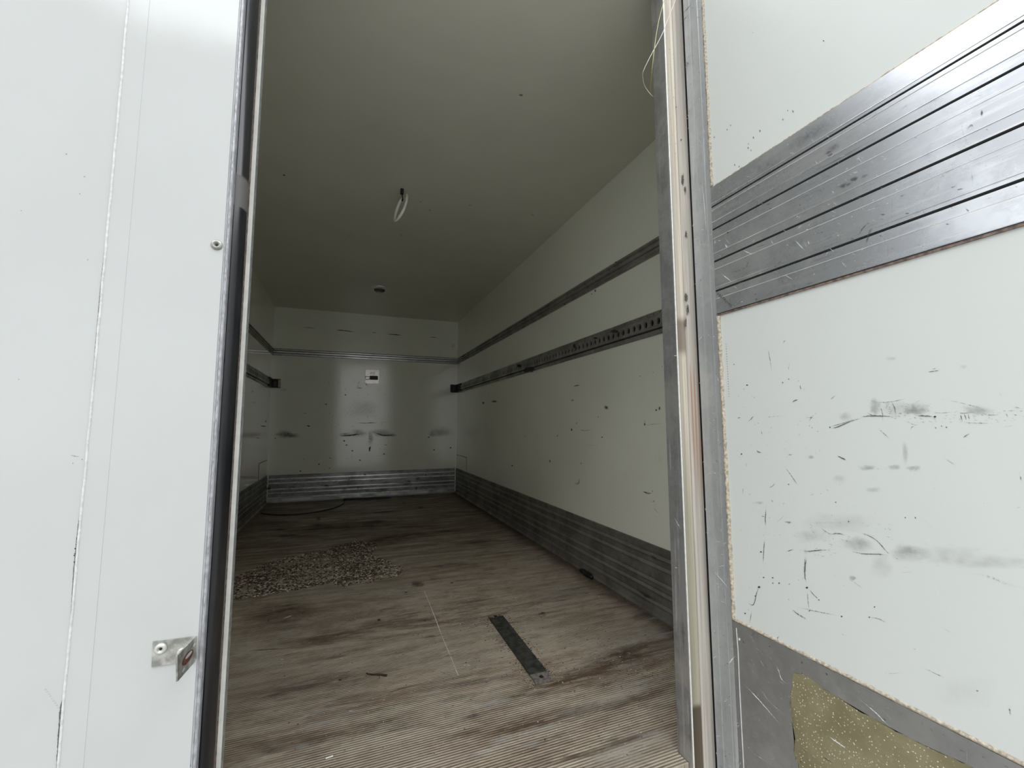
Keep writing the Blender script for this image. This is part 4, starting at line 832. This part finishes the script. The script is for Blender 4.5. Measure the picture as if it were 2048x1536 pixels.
bead('sealant_bead', [(XD+.0035, ys-.004, .424), (XD+.0035, YE, .424)], .0036, 'sealant', 3, 'tan sealant above the kick plate')
bead('sealant_bead', [(XD+.0035, ys-.002, 1.664), (XD+.0035, YE, 1.664)], .0022, 'sealant', 4)

# load band: five ribbed planks of aluminium
bm = bmesh.new()
zs = [1.276, 1.321, 1.345, 1.409, 1.433, 1.502, 1.531, 1.590, 1.602, 1.662]
def prof_band():
    o = XD
    L = [(o+.0041, 1.2755), (o+.0035, 1.2740), (o+.0005, 1.2740), (o-.0005, 1.277), (o-.0005, 1.3405), (o+.0035, 1.3415), (o+.0035, 1.3450),
         (o+.0002, 1.3465), (o+.0002, 1.3540), (o-.0008, 1.3548), (o-.0005, 1.4300), (o+.0035, 1.4310), (o+.0035, 1.4345), (o+.0002, 1.436), (o+.0002, 1.457), (o-.0012, 1.4580), (o-.0008, 1.4586),
         (o-.0002, 1.5285), (o+.0035, 1.5295), (o+.0035, 1.5325), (o+.0002, 1.534), (o+.0002, 1.5535), (o-.0012, 1.5545), (o-.0008, 1.5552), (o, 1.5990), (o+.0030, 1.6000), (o+.0030, 1.6025), (o+.0002, 1.604), (o+.0002, 1.6105), (o-.0012, 1.6112), (o-.0008, 1.612), (o, 1.6615), (o+.0041, 1.6625)]
    return L
extr(bm, prof_band(), YE, ys-.0005, 1)
for za, zb_ in ((1.3426, 1.3447), (1.4321, 1.4342), (1.5302, 1.5322), (1.6006, 1.6021), (1.2741, 1.2756)):          # black strips painting the shade in the grooves
    extr(bm, [(XD-.0004, za), (XD-.0004, zb_), (XD+.003, zb_), (XD+.003, za)], YE, ys-.0006, 1, mat=2)
for za in (1.3195, 1.4085, 1.5020, 1.5900):                                                                # bright hairlines
    extr(bm, [(XD-.0014, za), (XD-.0014, za+.0008), (XD+.001, za+.0008), (XD+.001, za)], YE, ys-.0006, 1, mat=3)
mk = Marks(lambda x, y: PX(x, y, XD-.0012), (-.0007, 0, 0)); cc = crop(1380, 200, .3262)
inb = lambda x, y: (PX(x, y, XD).z > 1.28 and PX(x, y, XD).z < 1.655 and PX(x, y, XD).y < .92)
for x_, y_, rx, ry, a_ in ((1005, 485, 9, 4, .8), (940, 525, 10, 4, .7), (975, 515, 8, 3, .6), (1070, 465, 8, 3, .5), (850, 320, 8, 3, .7), (860, 335, 6, 2, .8), (740, 200, 50, 10, .35), (700, 240, 60, 10, .3), (480, 400, 40, 12, .3), (880, 290, 16, 6, .5)): mk.blob(*cc((x_, y_))[0], rx, ry, a_, .05, .5, -.5)
for p, w_, a_, l_ in (([(1790, 55), (1785, 110)], 3, .9, 0), ([(1690, 190), (1728, 150), (1725, 185)], 1.8, .8, 0), ([(1810, 185), (1830, 178)], 2.2, .8, 0), ([(1690, 215), (1695, 280)], 1.4, .5, 0), ([(1405, 665), (1430, 590), (1480, 530), (1530, 475)], 3.4, .3, .2), ([(1525, 470), (1600, 430), (1670, 405)], 1.6, .5, 0), ([(1030, 835), (1060, 785), (1115, 735)], 1.6, .7, .05), ([(1065, 920), (1085, 860), (1105, 800), (1130, 758)], 1.8, .8, .05), ([(975, 858), (1008, 845)], 2.2, .8, .05), ([(630, 845), (710, 930)], 1.4, .9, 1), ([(310, 915), (400, 955)], 1.2, .8, 1), ([(185, 1060), (270, 1125)], 1.3, .9, 1), ([(565, 1060), (640, 1110)], 1.2, .7, 1), ([(725, 860), (732, 895)], 1.2, .8, 1), ([(150, 820), (155, 910)], 1, .7, 1), ([(215, 880), (230, 910)], 3, .8, 1), ([(220, 1060), (300, 1045), (380, 1005)], 1.6, .5, .05), ([(330, 1050), (370, 970)], 1.6, .5, .05), ([(510, 1025), (580, 975)], 1.6, .5, .05), ([(735, 830), (870, 795)], 1.8, .5, .05), ([(1585, 545), (1640, 520)], 2.4, .7, 0), ([(1620, 555), (1690, 540)], 2, .7, 0), ([(1640, 610), (1690, 570)], 1.2, .4, 0), ([(1160, 705), (1200, 698)], 2.6, .6, 0), ([(1150, 735), (1190, 728)], 2, .5, 0), ([(1285, 592), (1320, 582)], 2.4, .7, 0), ([(1315, 698), (1350, 692)], 1.8, .6, 0), ([(1690, 660), (1710, 690)], 4, .8, .3), ([(1565, 762), (1588, 760)], 1.8, .9, 0), ([(1218, 865), (1212, 980)], 1.6, .5, .1), ([(1720, 400), (1740, 560)], 1.5, .35, .1), ([(1525, 480), (1515, 620)], 1.5, .35, .1), ([(1240, 560), (1236, 770)], 1.6, .35, .1), ([(1650, 70), (1690, 300)], 1.5, .35, .1)):
    mk.rib(cc(*p), w_, a_, l_, .2)
for k in range(9): mk.blob(*cc((172+k*10, 1188+k*9))[0], 2, 4, .75, .1, .2, .5)
mk.scr(1425, 200, 1800, 620, 150, (5, 22), 1.0, .7, 1.0, (-1.1, 1.1), inb); mk.scr(1425, 100, 2048, 600, 130, (5, 30), 1.4, .5, 0, (-.65, -.25), inb)
mk.specks(1425, 150, 2040, 600, 110, (.7, 1.8), .7, 0, inb); mk.specks(1425, 250, 1750, 600, 50, (.7, 1.4), .8, 1, inb)
mk.join(bm, 1); b_ = obj('load_band', bm, ['alu_band', 'marks', 'gapblack', 'alu_bright'], door2); b_['label'] = 'scratched ribbed aluminium impact band'
bm = bmesh.new(); box(bm, (XD+.0005, YE, 1.2690), (XD+.0041, ys-.004, 1.2738)); e_ = obj('band_lower_seam', bm, 'brownish', door2)

# kick plate
bm = bmesh.new(); box(bm, (XD+.0015, YE, zb), (XD+.0041, ys-.001, .4195), .0004)
mk = Marks(lambda x, y: PX(x, y, XD+.0015), (-.0008, 0, 0)); cc = crop(1400, 1200, .3164)
ink = lambda x, y: PX(x, y, XD).z < .41 and x > 1478+(y-1260)*.06
for p, w_, a_, l_ in (([(262, 512), (350, 605), (430, 695), (520, 800)], 1.8, .9, 1), ([(475, 400), (500, 450), (520, 505), (565, 540)], 1.5, .8, 1), ([(370, 365), (420, 440)], 1.4, .5, 1), ([(970, 592), (1100, 700), (1160, 760), (1220, 820)], 2.2, .8, 1), ([(800, 850), (870, 900), (940, 948)], 2.4, .9, 1), ([(350, 520), (450, 650), (580, 760)], 1.2, .5, 1), ([(330, 965), (440, 1030)], 1.4, .6, 1), ([(245, 232), (258, 262)], 4.5, .95, 1), ([(436, 290), (448, 297)], 2.2, .9, 0), ([(265, 255), (285, 275)], 2, .8, 0), ([(640, 388), (652, 402)], 3.6, .9, .05), ([(640, 462), (655, 468)], 2.6, .8, .05), ([(790, 458), (812, 478)], 3, .8, .05), ([(630, 400), (640, 460)], 1.6, .3, .7), ([(1685, 915), (1692, 1060)], 1.5, .5, .8), ([(760, 980), (850, 1035)], 2, .8, .05), ([(620, 990), (660, 1060)], 1.6, .6, 0), ([(1150, 740), (1185, 770)], 2, .7, .05), ([(1530, 845), (1560, 862)], 3, .6, .05), ([(1455, 805), (1475, 835)], 2, .6, .05), ([(1780, 985), (1810, 1003)], 2.4, .7, .05), ([(1900, 1040), (1960, 1060)], 3, .5, .05), ([(1600, 930), (1700, 970)], 1.8, .5, .05)): mk.rib(cc(*p), w_, a_, l_, .2)
mk.scr(1480, 1260, 1800, 1536, 150, (4, 16), 1.0, .6, 1, (.3, 1.2), ink); mk.scr(1480, 1260, 2040, 1536, 90, (4, 14), 1.3, .4, 0, (0, 1.2), ink)
mk.join(bm, 1); kp = obj('kick_plate', bm, ['alu_kick_door', 'marks'], door2)
bm = bmesh.new(); tube(bm, [PX(x, y, XD+.0008) for x, y in ((1472.5, 1256), (1476, 1300), (1479, 1370), (1483, 1450), (1488, 1545))], .0012, 6); e_ = obj('corner_weld', bm, 'alu_bright', door2); e_['label'] = 'bright line where strip and kick plate meet'
# yellow adhesive residue: a thin skin with its own ragged outline
out = [(590, 462), (650, 468), (700, 500), (800, 575), (900, 625), (1000, 700), (1120, 760), (1240, 830), (1320, 870), (1420, 920), (1520, 965), (1620, 1010), (1710, 1050), (1790, 1110), (1850, 1190), (640, 1190), (625, 1050), (605, 1000), (590, 940), (602, 880), (585, 800), (578, 720), (570, 650), (575, 600), (582, 540)]
rg = random.Random(6); bm = bmesh.new(); ring = []
for i, q in enumerate(out):
    q2 = out[(i+1) % len(out)]
    for k in range(5):
        t = k/5; p = cc((q[0]+(q2[0]-q[0])*t+rg.uniform(-3, 3), q[1]+(q2[1]-q[1])*t+rg.uniform(-3, 3)))[0]; w_ = PX(p[0], p[1], XD+.0015); ring.append((w_.y, w_.z))
va = [bm.verts.new((XD+.0012, a_, b_)) for a_, b_ in ring]; vb = [bm.verts.new((XD+.0016, a_, b_)) for a_, b_ in ring]
f = bm.faces.new(va)
for i in range(len(va)): j = (i+1) % len(va); bm.faces.new((va[i], va[j], vb[j], vb[i]))
bmesh.ops.triangulate(bm, faces=[f]); bmesh.ops.recalc_face_normals(bm, faces=bm.faces); r_ = obj('adhesive_residue', bm, 'residue', kp); r_['label'] = 'yellowish speckled glue residue'

# ---------------------------------------------------------------- the yard the truck stands in
bm = bmesh.new(); box(bm, (-30, -30, -1.3), (30, 30, -1.15)); g_ = tag(obj('ground', bm, 'asphalt'), kind='structure')
